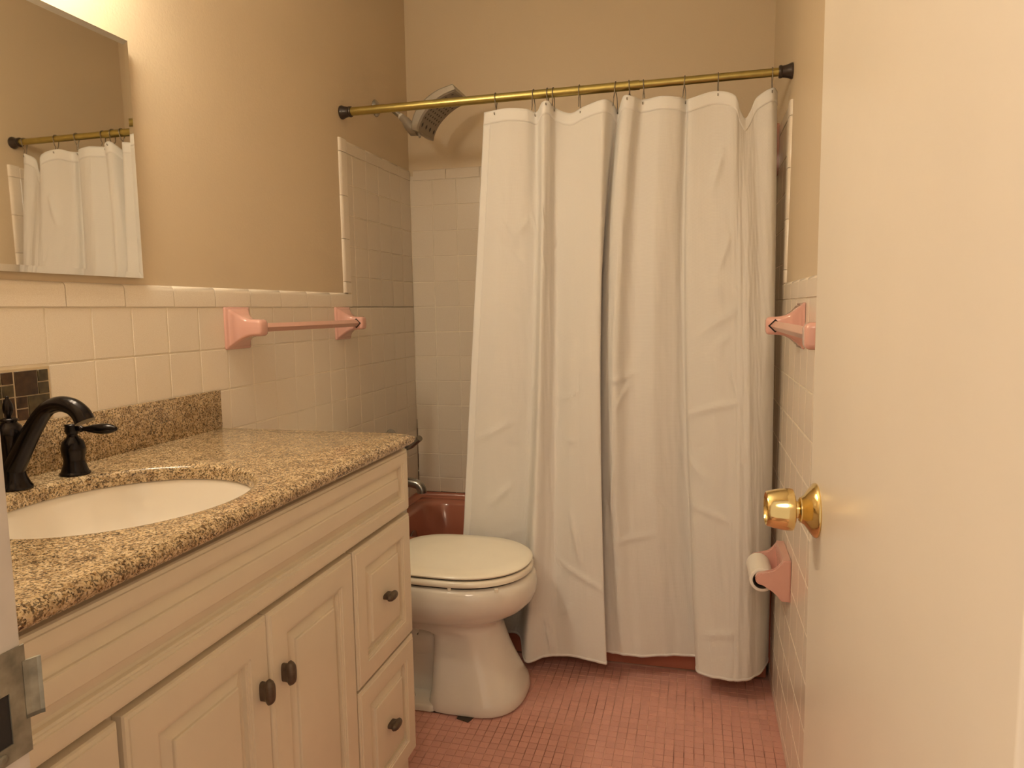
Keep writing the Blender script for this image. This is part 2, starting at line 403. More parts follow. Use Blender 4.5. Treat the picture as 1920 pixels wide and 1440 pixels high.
# --- right wall
RY0 = 1.94
def vis_right(u, v): return u > 1.72
st = []
field(wr, 'right', RY0, YD+0.005, YB-TT-0.001, CB, ZF+0.0, CB, M['tile'], 'a', vis_right, st)
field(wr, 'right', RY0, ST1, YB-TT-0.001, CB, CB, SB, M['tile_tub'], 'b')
stuff_tiles('hidden_wall_tiles', wr, 'right', st, M['tile'])
grout(wr, 'right', YD+0.002, YB, ZF, CB+0.02); grout(wr, 'right', ST1-0.02, YB, CB, SB+0.02)
# --- bullnose caps: profile (across, height), rounded on the +across side
def cap_mesh(length, width, mat, key):
    k = (round(length, 4), round(width, 4), key)
    if k in _cache: return _cache[k]
    t = 0.0085; r_ = 0.0085; hw = width/2
    prof = [(-hw, 0), (-hw, t-0.001), (-hw+0.001, t)]
    for i in range(5):
        a = math.radians(90-22.5*i); prof.append((hw-0.014+0.014*math.cos(a), 0.0+t*math.sin(a)))
    prof[-1] = (hw, 0)
    me = bpy.data.meshes.new('cap'); n = len(prof); a = length/2; ch = 0.0007
    v = []
    for (x, s) in ((-a, 0.0007), (-a+ch, 0), (a-ch, 0), (a, 0.0007)):
        v += [(x, p, max(0, q-(s if q > 0 else 0))) for p, q in prof]
    f = []
    for L in range(3):
        for j in range(n-1): f.append((L*n+j, (L+1)*n+j, (L+1)*n+j+1, L*n+j+1))
    f.append(tuple(range(n))); f.append(tuple(3*n+j for j in reversed(range(n))))
    me.from_pydata(v, [], f)
    me.polygons.foreach_set('use_smooth', [True]*len(me.polygons))
    me.update(); me.materials.append(mat)
    try: me.set_sharp_from_angle(angle=math.radians(40))
    except Exception: pass
    _cache[k] = me; return me
def caps(parent, wall, js, v, width, mat, key, vertical=False, flip=False):
    for i in range(len(js)-1):
        L = js[i+1]-js[i]-0.0016
        if L < 0.01: continue
        c = (js[i]+js[i+1])/2
        me = cap_mesh(L, width, mat, key)
        rot = 0.0
        if vertical: rot = math.pi/2
        if flip: rot += math.pi
        if vertical: place('cap_tile', me, parent, wall, v, c, 0.0003, rot, 0.0)
        else: place('cap_tile', me, parent, wall, c, v, 0.0003, rot, 0.0006 if wall == 'right' else 0.002)
def jr(a0, pitch, lo, hi):
    out = [lo]; k = math.floor((lo-a0)/pitch)
    while a0+k*pitch < hi-0.01:
        if a0+k*pitch > lo+0.01: out.append(a0+k*pitch)
        k += 1
    return out+[hi]
caps(wl, 'left', jr(1.167, 0.1535, YD+0.004, ST0+0.05), (CB+CT)/2, CT-CB-0.0015, M['tile'], 'a')
# vertical run: local +y (across) must point away from tub (towards -u)
caps(wl, 'left', jr(0.571, 0.1535, CT-0.001, STp+0.002), (ST0+ST1)/2, ST1-ST0, M['tile'], 'a', vertical=True)
caps(wl, 'left', jr(2.71, 0.1535, ST1, YB-0.008), (SB+STp)/2, STp-SB-0.0015, M['tile_tub'], 'b')
caps(wb, 'back', jr(-1.06, 0.1535, XL+0.009, 0.266), (SB+STp)/2, STp-SB-0.0015, M['tile_tub'], 'b')
caps(wr, 'right', jr(1.87, 0.1535, YD+0.004, ST0+0.05), (CB+CT)/2, CT-CB-0.0015, M['tile'], 'a')
caps(wr, 'right', jr(0.571, 0.1535, CT-0.001, STp+0.002), (ST0+ST1)/2, ST1-ST0, M['tile'], 'a', vertical=True, flip=True)
caps(wr, 'right', jr(2.71, 0.1535, ST1, YB-0.008), (SB+STp)/2, STp-SB-0.0015, M['tile_tub'], 'b')
# --- brown glass mosaic strip let into the tiles behind the tap
MZ0, MZ1, MY1 = -0.1985, -0.0955, 1.1155
boxo('mosaic_backing', XL+0.001, XL+0.0085, 0.60, MY1, MZ0, MZ1, simple('mosaic_grout', (0.62, 0.50, 0.34), 0.8), wl)
def gl(y0, y1, z0, z1, mk):
    o = boxo('glass_mosaic_tile', XL+0.006, XL+0.0108, y0, y1, z0, z1, M[mk], wl, bev=0.0006, seg=1)
y = MY1-0.005; unit = 0.0245; k = 0
g = 0.0022
while y > 0.64:
    zt = MZ1-0.005
    # one repeat, leftwards from the right border: two stacked small squares, a big square, pairs below
    gl(y-0.022, y, zt-0.022, zt, 'glassmosaic_b'); gl(y-0.022, y, zt-0.022-g-0.022, zt-0.022-g, 'glassmosaic_b')
    gl(y-0.022-g-0.046, y-0.022-g, zt-0.022-g-0.022, zt, 'glassmosaic_a')
    gl(y-0.070-g*2-0.022, y-0.070-g*2+0.0, zt-0.022, zt, 'glassmosaic_a'); gl(y-0.070-g*2-0.022, y-0.070-g*2, zt-0.046, zt-0.022-g, 'glassmosaic_b')
    z2 = zt-0.046-g
    gl(y-0.046, y, z2-0.044, z2, 'glassmosaic_b')
    gl(y-0.046-g-0.022, y-0.046-g, z2-0.021, z2, 'glassmosaic_a'); gl(y-0.046-g-0.022, y-0.046-g, z2-0.044, z2-0.021-g, 'glassmosaic_a')
    gl(y-0.070-g*2-0.022, y-0.070-g*2, z2-0.044, z2, 'glassmosaic_a')
    y -= 0.0966+g
# remove ivory tiles under the mosaic strip and behind the backsplash (they were replaced there)
for o in [c for c in wl.children if c.name.startswith('wall_tile')]:
    p = o.matrix_basis.translation
    if p.y < MY1 and MZ0-0.01 < p.z < MZ1: bpy.data.objects.remove(o)

# --- floor mosaic: one inch tiles, the nearest 300 in view singly, the rest joined
FP = 0.0270; fx0 = -0.221+0.0; fy0 = 2.380
fw = FP-0.0019
def in_view(x, y):
    v = Vector((x, y, ZF)) @ R        # = R^T v
    px = 960+1331*v.x/-v.z; py = 720-1331*v.y/-v.z
    return py < 1445 and 700 < px < 1500, -v.z
cand = []; rest = []
x = fx0-FP*40
while x < 0.262:
    y = fy0-0.5*FP
    while y > YD:
        if x > XL and x < 0.245:
            vis, d = in_view(x, y)
            hid = (x < -0.72) or (((x+0.66)/0.18)**2+((y-2.07)/0.145)**2 < 1)
            if (x < -0.685 and y < 1.62): pass
            elif vis and not hid: cand.append((d, x, y))
            else: rest.append((x, y))
        y -= FP
    x += FP
cand.sort()
fm = tile_mesh(fw, fw, 0.0025, 0.0006, M['pink_tile'], 'f')
for d, x, y in cand[:300]:
    place('floor_tile', fm, floor, 'floor', x+random.uniform(-.0004,.0004), y+random.uniform(-.0004,.0004), random.uniform(-0.0002, 0.0003), random.uniform(-.015,.015), 0.0012)
bm = bmesh.new()
for x, y in rest+[(c[1], c[2]) for c in cand[300:]]:
    a = fw/2; t = random.uniform(0.0023, 0.0028)-0.0025; z0, z1 = ZF-0.0025, ZF+t
    x += random.uniform(-.0004,.0004); y += random.uniform(-.0004,.0004)
    lo_ = [bm.verts.new((x+p*a, y+q*a, z1-0.0006)) for p, q in ((-1,-1),(1,-1),(1,1),(-1,1))]
    hi_ = [bm.verts.new((x+p*(a-.0006), y+q*(a-.0006), z1)) for p, q in ((-1,-1),(1,-1),(1,1),(-1,1))]
    b0 = [bm.verts.new((x+p*a, y+q*a, z0)) for p, q in ((-1,-1),(1,-1),(1,1),(-1,1))]
    for A, C in ((b0, lo_), (lo_, hi_)):
        for j in range(4): bm.faces.new((A[j], A[(j+1) % 4], C[(j+1) % 4], C[j]))
    bm.faces.new(hi_)
m, nt, b = newmat('pink_mosaic_far'); pos = worldpos(nt)
vv = N(nt, 'ShaderNodeTexVoronoi', Scale=1.0/FP); nt.links.new(pos, vv.inputs['Vector'])
sc = N(nt, 'ShaderNodeSeparateColor'); nt.links.new(vv.outputs['Color'], sc.inputs[0])
rr = ramp(nt, sc.outputs[0], [(0, (0.655, 0.345, 0.288)), (1, (0.725, 0.385, 0.322))]); nt.links.new(rr.outputs[0], b.inputs['Base Color'])
b.inputs['Roughness'].default_value = 0.45
o = fin('floor_mosaic', bm, m, floor, recalc=False); o['kind'] = 'stuff'

# ------------------------------------------------------------------ door
DA = math.radians(1.8)
dx = lambda y: 0.1445+0.0-(y-0.93)*math.tan(DA)      # x of the visible face
door = bpy.data.objects.new('door_1', None); COL.objects.link(door); door['kind'] = 'structure'
door.location = (dx(0.395), 0.395, ZF); door.rotation_euler = (0, 0, DA)
DH = DT-0.005-ZF
o = boxo('door_slab', 0.0, 0.035, 0.0, 0.556, 0.012, DH, M['door'], door, bev=0.0022, seg=3)
dk = 0.516; kz = -0.249-ZF
bm = bmesh.new(); lathe(bm, [(0.033, 0), (0.0335, -0.0015), (0.0325, -0.004), (0.026, -0.009), (0.018, -0.0145), (0.0155, -0.018), (0.0155, -0.0195), (0.0135, -0.0205), (0.0125, -0.0215)], (0, dk, kz), 'X', 40)
ro = fin('rosette', bm, M['knobbrass'], door, auto=35)
bm = bmesh.new(); lathe(bm, [(0.0105, -0.020), (0.0105, -0.0275)], (0, dk, kz), 'X', 28)
fin('knob_neck', bm, M['knobbrass'], door, auto=40)
bm = bmesh.new(); lathe(bm, [(0.012, -0.0262), (0.0232, -0.0262), (0.0256, -0.0277), (0.0262, -0.0300), (0.0256, -0.0375), (0.0236, -0.0495), (0.0214, -0.0575), (0.0202, -0.0588), (0.0192, -0.0575), (0.0182, -0.0555), (0.010, -0.0545), (0.003, -0.054)], (0, dk, kz), 'X', 44)
fin('door_knob', bm, M['knobbrass'], door, auto=35)
boxo('latch_bolt', 0.0115, 0.0235, 0.5555, 0.566, kz-0.010, kz+0.010, M['strike'], door, bev=0.002)
for hz in (kz-0.72, kz+0.0, kz+0.85):
    bm = bmesh.new(); lathe(bm, [(0.0, -0.045), (0.0055, -0.044), (0.0055, 0.044), (0.0, 0.045)], (0.040, -0.006, hz), 'Z', 12)
    fin('hinge', bm, M['strike'], door, smooth=True)

# ------------------------------------------------------------------ vanity cabinet
VY0, VY1 = 0.392, 1.622; VX = -0.690; VB = -0.712      # front faces / carcass face
van = empty('vanity_cabinet', (XL+0.3, 1.0, ZF), 'cream painted vanity cabinet with raised panel doors under the granite worktop', 'cabinet')
def toparent(o, p):
    o.parent = p; o.matrix_parent_inverse = Matrix.Identity(4)
    o.location = o.location - (p.location if p else Vector()) ; return o
def vpart(name, bm, mat, auto=35, parent=None):
    o = fin(name, bm, mat, None, auto=auto); o.parent = parent or van
    base = van.location.copy()
    if parent is None: o.location = -base
    return o
bm = bmesh.new()
box(bm, XL+0.012, VB, VY0+0.003, VY1-0.012, ZF+0.10, -0.520, 0.0)
box(bm, VB-0.02, VB, VY0+0.003, VY1-0.012, -0.52, -0.3285)           # front rails above the doors
box(bm, XL+0.012, VB-0.02, VY1-0.030, VY1-0.012, -0.52, -0.3285)
box(bm, XL+0.012, VB-0.02, VY0+0.003, VY0+0.02, -0.52, -0.3285)
box(bm, XL+0.012, VB-0.06, VY0+0.003, VY1-0.03, ZF, ZF+0.10)
vpart('carcass', bm, M['cabinet'], None)
# shaped bracket foot at the right front corner
bm = bmesh.new(); prism(bm, [(VY1-0.012, ZF+0.005), (VY1-0.012, ZF+0.105), (VY1-0.16, ZF+0.105), (VY1-0.13, ZF+0.07), (VY1-0.085, ZF+0.05), (VY1-0.075, ZF+0.005)], 'X', VB-0.02, VB)
vpart('foot', bm, M['cabinet'], None)
bm = bmesh.new(); prism(bm, [(VY0+0.003, ZF+0.005), (VY0+0.003, ZF+0.105), (VY0+0.16, ZF+0.105), (VY0+0.13, ZF+0.07), (VY0+0.085, ZF+0.05), (VY0+0.075, ZF+0.005)], 'X', VB-0.02, VB)
vpart('foot', bm, M['cabinet'], None)
def raised_panel(y0, y1, z0, z1, frame, xb=VB+0.0005, xf=VX):
    """one moulded front: bevelled outer edge, stepped frame, groove, sloped field, raised centre"""
    bm = bmesh.new()
    d = xf
    P = [(0.0, xb), (0.0, d-0.0065), (0.002, d-0.0035), (0.0065, d-0.0022), (0.0075, d-0.0002), (0.0095, d), (frame-0.001, d), (frame, d-0.0022), (frame+0.0035, d-0.0026), (frame+0.0042, d-0.0046),
         (frame+0.0078, d-0.0055), (frame+0.0086, d-0.0125), (frame+0.0128, d-0.0135), (frame+0.0300, d-0.0062), (frame+0.0308, d-0.0028), (frame+0.0325, d-0.0012), (frame+0.036, d-0.0006)]
    w, h = (y1-y0)/2, (z1-z0)/2; cy, cz = (y0+y1)/2, (z0+z1)/2
    P = [p for p in P if p[0] < min(w, h)-0.004]
    rings = [[(x, cy-w+i, cz-h+i), (x, cy+w-i, cz-h+i), (x, cy+w-i, cz+h-i), (x, cy-w+i, cz+h-i)] for i, x in P]
    loft(bm, rings); return bm
def pull(parent_obj, y, z, vertical, off):
    """oblong curved pull: stepped neck with an overhanging lens head"""
    bm = bmesh.new(); x0 = VX-0.001
    L = 0.0215
    sec = [(0.0, 0.0165, 0.0062), (0.008, 0.0165, 0.0062), (0.0115, 0.0175, 0.0068), (0.0135, L, 0.0085), (0.0155, L+0.001, 0.0098), (0.020, L-0.001, 0.0094), (0.0235, L-0.0045, 0.0072), (0.0250, L-0.010, 0.0035)]
    rings = []
    for (h, a, c) in sec:
        ring = []
        for k in range(20):
            t = 2*math.pi*k/20; ct, s_ = math.cos(t), math.sin(t)
            e = 0.62 if h < 0.012 else 0.80
            u = a*math.copysign(abs(ct)**e, ct); w = c*math.copysign(abs(s_)**e, s_)
            ring.append((x0+h, y+(w if vertical else u), z+(u if vertical else w)))
        rings.append(ring)
    loft(bm, rings)
    o = fin('pull', bm, M['pull'], None, auto=50); o.parent = parent_obj
    return o
def front(name, y0, y1, z0, z1, frame):
    return vpart(name, raised_panel(y0, y1, z0, z1, frame), M['cabinet'], 28)
front('false_front', VY0, VY1-0.002, -0.492, -0.3395, 0.030)
ZB = -1.128
dr = [(1.3195, VY1-0.002, -0.812, -0.503), (1.3195, VY1-0.002, ZB, -0.819), (VY0, 0.686, -0.812, -0.503), (VY0, 0.686, ZB, -0.819)]
for (a, c, z0, z1) in dr:
    f = front('drawer', a, c, z0, z1, 0.046)
    pull(f, (a+c)/2-0.004, (z0+z1)/2+0.002, False, 0)
for (a, c, ky) in ((0.6950, 1.0035, 0.976), (1.0065, 1.3110, 1.040)):
    f = front('cabinet_door', a, c, ZB, -0.503, 0.052)
    pull(f, ky, -0.622, True, 0)

# ------------------------------------------------------------------ granite worktop with sink cut-out
GX1, GY1, GT, GB = -0.672, 1.625, -0.300, -0.3275
SX, SY, RA, RB = -0.932, 0.972, 0.196, 0.226
ctr = empty('granite_worktop', (-0.95, 1.0, GB), 'speckled tan and brown granite worktop with an oval sink cut-out', 'worktop')
angs = sorted(set([2*math.pi*k/96 for k in range(96)] +
    [math.atan2(sy-SY, sx-SX) % (2*math.pi) for sx in (XL+0.009, GX1) for sy in (VY0-0.002, GY1)]))
def outer(a, e):
    c, s_ = math.cos(a), math.sin(a); t = 1e9
    x0, x1, y0, y1 = XL+0.009, GX1-e, VY0-0.002, GY1-e
    if c > 1e-9: t = min(t, (x1-SX)/c)
    if c < -1e-9: t = min(t, (x0-SX)/c)
    if s_ > 1e-9: t = min(t, (y1-SY)/s_)
    if s_ < -1e-9: t = min(t, (y0-SY)/s_)
    return SX+t*c, SY+t*s_
def inner(a, e): return SX+(RA+e)*math.cos(a), SY+(RB+e)*math.sin(a)
prof = [('i', 0.0, GB), ('i', 0.0, GT-0.013), ('i', 0.0012, GT-0.007), ('i', 0.0045, GT-0.0025), ('i', 0.010, GT-0.0003), ('i', 0.014, GT),
        ('o', 0.013, GT), ('o', 0.009, GT-0.0008), ('o', 0.0075, GT-0.0032), ('o', 0.0045, GT-0.0046), ('o', 0.0012, GT-0.0085), ('o', 0.0, GT-0.0140), ('o', 0.0012, GT-0.0205), ('o', 0.005, GT-0.0252), ('o', 0.010, GB)]
rings = [[(*(inner if k == 'i' else outer)(a, e), z) for a in angs] for k, e, z in prof]
bm = bmesh.new(); loft(bm, rings, closed=True)
o = fin('slab', bm, M['granite'], None, auto=35); o.parent = ctr; o.location = -ctr.location
bm = bmesh.new(); box(bm, XL+0.009, -1.2135, VY0, 1.612, GT, -0.1985, 0.0012, 2)
o = fin('backsplash', bm, M['granite'], None, auto=40); o.parent = ctr; o.location = -ctr.location
# sink
sk = empty('undermount_sink', (SX, SY, GB-0.15), 'white oval undermount sink set in the granite worktop', 'sink')
bm = bmesh.new(); rings = []
P = [(0.020, GB-0.0005), (0.004, GB-0.0005), (0.002, GB-0.004), (-0.002, GB-0.02), (-0.010, GB-0.06), (-0.030, GB-0.10), (-0.065, GB-0.128), (-0.11, GB-0.143), (-0.15, GB-0.149), (-0.172, GB-0.150)]
for e, z in P: rings.append([(SX+(RA+e)*math.cos(2*math.pi*k/72), SY+(RB+e*1.06)*math.sin(2*math.pi*k/72), z) for k in range(72)])
inn = rings
out = [[(SX+(RA+e+0.008)*math.cos(2*math.pi*k/72), SY+(RB+e*1.06+0.008)*math.sin(2*math.pi*k/72), z-0.008) for k in range(72)] for e, z in reversed(P[2:])]
lip = [[(SX+(RA+0.020)*math.cos(2*math.pi*k/72), SY+(RB+0.021)*math.sin(2*math.pi*k/72), GB-0.009) for k in range(72)]]
loft(bm, [lip[0]]+inn, False, True)
loft(bm, out+[lip[0]], True, False); bmesh.ops.remove_doubles(bm, verts=bm.verts, dist=1e-6)
o = fin('basin', bm, M['sinkwhite'], None, smooth=True); o.parent = sk; o.location = -sk.location
bm = bmesh.new(); lathe(bm, [(0.0, 0.0), (0.018, 0.0), (0.021, 0.002), (0.022, 0.0)], (SX, SY, GB-0.1498), 'Z', 24, False)
o = fin('drain', bm, M['bronze'], None, smooth=True); o.parent = sk; o.location = -sk.location

# ------------------------------------------------------------------ tap: spout, lift rod, two lever handles
FY = 0.968; FX = -1.160
tap = empty('basin_tap', (FX, FY, GT), 'dark oil-rubbed bronze basin tap with arched spout and lever handles behind the sink', 'tap')
def tp(name, bm, mat='bronze', parent=None, smooth=True, auto=None):
    o = fin(name, bm, M[mat], None, smooth=smooth, auto=auto); o.parent = parent or tap
    if parent is None: o.location = -tap.location
    return o
bm = bmesh.new()
lathe(bm, [(0.0275, 0.0), (0.0285, 0.002), (0.0275, 0.005), (0.0245, 0.009), (0.0195, 0.022), (0.0170, 0.040), (0.0165, 0.060), (0.0185, 0.080), (0.0215, 0.095), (0.0215, 0.103), (0.0180, 0.111), (0.0125, 0.117), (0.0120, 0.1195), (0.014, 0.121), (0.014, 0.1235), (0.0085, 0.126)], (FX, FY, GT), 'Z', 36)
tp('spout_body', bm)
path = catmull([(-1.158, FY, -0.262), (-1.136, FY, -0.230), (-1.110, FY, -0.194), (-1.080, FY, -0.160), (-1.050, FY, -0.148), (-1.023, FY, -0.151), (-1.005, FY, -0.163), (-0.997, FY, -0.177)], 6)
bm = bmesh.new(); nP = len(path)
tube(bm, path, [0.0185-0.0055*min(1, 2.2*i/nP)+0.0030*max(0, 2.2*i/nP-1.1) for i in range(nP)], 22)
tp('spout', bm, auto=50)
bm = bmesh.new(); lathe(bm, [(0.0035, 0.124), (0.0035, 0.128), (0.0065, 0.133), (0.0085, 0.141), (0.0078, 0.149), (0.0048, 0.157), (0.0030, 0.160), (0.0034, 0.163), (0.0, 0.165)], (FX, FY, GT), 'Z', 20)
tp('lift_rod', bm)
for (hy, sgn, hx) in ((1.082, 1, -1.147), (0.856, -1, -1.150)):
    bm = bmesh.new()
    lathe(bm, [(0.0258, 0.0), (0.0268, 0.002), (0.0262, 0.004), (0.0240, 0.0055), (0.0225, 0.010), (0.0190, 0.022), (0.0182, 0.030), (0.0208, 0.044), (0.0214, 0.052), (0.0185, 0.064), (0.0110, 0.0715), (0.0085, 0.0765), (0.0105, 0.0785), (0.0125, 0.085), (0.0115, 0.092), (0.0125, 0.094), (0.0120, 0.0965), (0.0, 0.0975)], (hx, hy, GT), 'Z', 34)
    hb = tp('handle', bm)
    bm = bmesh.new(); L0 = 0.010; d = Vector((0.985, 0.17*sgn, 0)).normalized()
    pr = [(0.0, 0.0045), (0.006, 0.0048), (0.008, 0.0066), (0.010, 0.0066), (0.012, 0.0046), (0.016, 0.0044), (0.024, 0.0062), (0.036, 0.0088), (0.050, 0.0102), (0.062, 0.0098), (0.072, 0.0076), (0.076, 0.0050), (0.0785, 0.0046), (0.0800, 0.0028)]
    c0 = Vector((hx, hy, GT+0.0875))
    tube(bm, [c0+d*(L0+t)+Vector((0, 0, 0.0004)) for t, q in pr], [q for t, q in pr], 18)
    lv = tp('lever', bm, parent=hb)

# ------------------------------------------------------------------ mirror cabinet and the vanity lamp above it
MX = -1.2185
mc = empty('mirror_cabinet', (XL, 1.0, 0.09), 'frameless mirror with slanted glass edges on the left wall above the tap', 'mirror')
def mp(name, bm, mat, auto=None):
    o = fin(name, bm, M[mat], None, auto=auto); o.parent = mc; o.location = -mc.location; return o
MYa, MYb, MZa, MZb = 0.640, 1.372, 0.0845, 0.602
bm = bmesh.new(); box(bm, XL+0.0005, MX-0.0065, MYa+0.012, MYb-0.018, 0.0865, MZb-0.012)
mp('cabinet_body', bm, 'metalside')
bm = bmesh.new(); box(bm, MX-0.006, MX-0.0012, MYa, MYb, MZa, MZb)
mp('door_backing', bm, 'metalside')
bm = bmesh.new(); bv = 0.013
w, h = (MYb-MYa)/2, (MZb-MZa)/2; cy, cz = (MYb+MYa)/2, (MZb+MZa)/2
P = [(0, MX-0.0012), (0, MX-0.0004), (bv, MX+0.0006), (bv+0.0006, MX+0.0006)]
loft(bm, [[(x, cy-w+i, cz-h+i), (x, cy+w-i, cz-h+i), (x, cy+w-i, cz+h-i), (x, cy-w+i, cz+h-i)] for i, x in P])
mp('mirror_glass', bm, 'mirror')

lamp = empty('vanity_lamp', (XL, 1.0, 0.80), 'brass vanity light bar with three glowing globes above the mirror', 'lamp')
bm = bmesh.new(); box(bm, XL+0.0005, XL+0.02, 0.72, 1.24, 0.790, 0.850, 0.004)
o = fin('backplate', bm, M['knobbrass'], None, auto=40); o.parent = lamp; o.location = -lamp.location
for gy in (0.80, 0.98, 1.16):
    bm = bmesh.new(); lathe(bm, [(0.024, 0), (0.026, 0.01), (0.022, 0.038)], (XL+0.019, gy, 0.820), 'X', 24)
    o = fin('socket', bm, M['knobbrass'], None, auto=40); o.parent = lamp; o.location = -lamp.location
    bm = bmesh.new(); bmesh.ops.create_uvsphere(bm, u_segments=24, v_segments=16, radius=0.047)
    o = fin('globe', bm, M['globe'], None, smooth=True); o.parent = lamp; o.location = Vector((XL+0.098, gy, 0.820))-lamp.location

# ------------------------------------------------------------------ pink ceramic towel bars
def post(wallx, sgn, y, z, root, proj=0.088):
    """square stepped plate flaring out of the wall into a rounded knuckle; sgn +1 projects to +x"""
    sec = [(0.0, 0.054, 0.0575), (0.004, 0.054, 0.0575), (0.0065, 0.052, 0.0555), (0.0075, 0.047, 0.052), (0.010, 0.0455, 0.0505), (0.0125, 0.044, 0.049),
           (0.017, 0.0375, 0.0440), (0.024, 0.0310, 0.0375), (0.032, 0.0265, 0.0315), (0.042, 0.0232, 0.0265), (0.054, 0.0215, 0.0238), (0.068, 0.0205, 0.0228), (proj-0.008, 0.0202, 0.0225), (proj-0.0025, 0.0180, 0.0200), (proj, 0.0135, 0.0150)]
    bm = bmesh.new(); rings = []
    for (h, a, c) in sec:
        e = 0.30 if h < 0.013 else 0.42
        rr_ = min(0.006+h*0.12, 0.010)
        pts = rrect(0, 0, a, c, min(rr_, a*0.6) if h > 0.007 else 0.004, 0, 5)
        rings.append([(wallx+sgn*h, y+p[0], z+p[1]) for p in pts])
    loft(bm, rings)
    o = fin('post', bm, M['pink'], None, auto=50); o.parent = root; o.location = -root.location
    return o
def towel_bar(wallx, sgn, ya, yb, z, label, rootz):
    root = empty('towel_bar', (wallx, (ya+yb)/2, z), label, 'towel bar', 'pink ceramic towel bars')
    pa = post(wallx, sgn, ya, z, root); pb = post(wallx, sgn, yb, z, root)
    bx = wallx+sgn*0.066
    bm = bmesh.new(); s_ = 0.0125
    prism(bm, [(bx-s_, z), (bx, z-s_), (bx+s_, z), (bx, z+s_)], 'Y', ya+0.012, yb-0.012)
    bmesh.ops.bevel(bm, geom=[e for e in bm.edges if abs(e.verts[0].co.y-e.verts[1].co.y) > 0.1], offset=0.0008, segments=2, affect='EDGES')
    o = fin('bar', bm, M['pink_bar'], None, auto=30); o.parent = root; o.location = -root.location
    for yy, s2, pp in ((yb, -1, pb), (ya, 1, pa)):
        bm = bmesh.new(); q = 0.0172; e0 = yy+s2*0.0195; e1 = yy+s2*0.0212
        prism(bm, [(bx-q, z), (bx, z-q), (bx+q, z), (bx, z+q)], 'Y', min(e0, e1), max(e0, e1))
        o = fin('socket_shade', bm, M['dark'], None); o.parent = pp  # dark diamond slab painting the shaded recess around the bar end
    return root
tb1 = towel_bar(XL+TT+0.0008, 1, 1.712, 2.318, -0.038, 'pink ceramic towel bar on the left wall behind the granite worktop', 0)
tb2 = towel_bar(xr(-0.05)-TT-0.0008, -1, 1.262, 1.935, -0.050, 'pink ceramic towel bar on the right wall partly behind the open door', 0)

# ------------------------------------------------------------------ toilet paper holder and roll
TX, TZ = xr(-0.73)-TT-0.0008, -0.733
hp = empty('paper_holder', (TX, 2.04, TZ), 'pink ceramic toilet paper holder with two arms on the right wall', 'paper holder')
armp = [(0, 0.056), (0.020, 0.056), (0.0235, 0.046), (0.030, 0.033), (0.041, 0.023), (0.055, 0.0185), (0.070, 0.0172)]
for k in range(7):
    a = math.radians(80-26.6*k); armp.append((0.074+0.0165*math.cos(a), 0.0005+0.0165*math.sin(a)))
armp += [(0.068, -0.0175), (0.055, -0.022), (0.042, -0.031), (0.034, -0.042), (0.027, -0.053), (0.020, -0.0585), (0, -0.0585)]
def arm(y0, y1):
    bm = bmesh.new(); prism(bm, [(TX-d, TZ+h) for d, h in armp], 'Y', y0, y1)
    es = [e for e in bm.edges if abs(e.verts[0].co.y-e.verts[1].co.y) < 1e-5]
    bmesh.ops.bevel(bm, geom=es, offset=0.0028, segments=2, affect='EDGES')
    o = fin('arm', bm, M['pink'], None, auto=50); o.parent = hp; o.location = -hp.location
arm(1.955, 1.974); arm(2.112, 2.131)
bm = bmesh.new(); prism(bm, [(TX, TZ+0.056), (TX-0.0195, TZ+0.056), (TX-0.024, TZ+0.040), (TX-0.020, TZ+0.01), (TX-0.018, TZ-0.02), (TX-0.024, TZ-0.045), (TX-0.020, TZ-0.0575), (TX, TZ-0.0575)], 'Y', 1.972, 2.114)
o = fin('back_plate', bm, M['pink'], None, auto=50); o.parent = hp; o.location = -hp.location
RX = TX-0.071
bm = bmesh.new(); lathe(bm, [(0.0055, 1.968), (0.0055, 2.118)], (RX, 0, TZ), 'Y', 14)
o = fin('spindle', bm, M['dark'], None, auto=40); o.parent = hp; o.location = -hp.location
rl = empty('paper_roll', (RX, 2.043, TZ), 'nearly finished white toilet paper roll held in the pink holder', 'toilet paper')
bm = bmesh.new(); y0, y1 = 1.977, 2.109
cz_ = TZ-0.010
loft(bm, [[(RX+r_*math.sin(2*math.pi*k/40), yy, cz_+r_*math.cos(2*math.pi*k/40)) for k in range(40)] for r_, yy in ((0.0245, y0), (0.0305, y0), (0.0325, y0+0.0015), (0.0325, y1-0.0015), (0.0305, y1), (0.0245, y1))], closed=True)
o = fin('paper', bm, M['paper'], None, auto=40); o.parent = rl; o.location = -rl.location
bm = bmesh.new()
loft(bm, [[(RX+r_*math.sin(2*math.pi*k/32), yy, cz_+r_*math.cos(2*math.pi*k/32)) for k in range(32)] for r_, yy in ((0.0222, y0+.0005), (0.0242, y0+.0005), (0.0242, y1-.0005), (0.0222, y1-.0005))], closed=True)
o = fin('core', bm, M['card'], None, auto=40); o.parent = rl; o.location = -rl.location

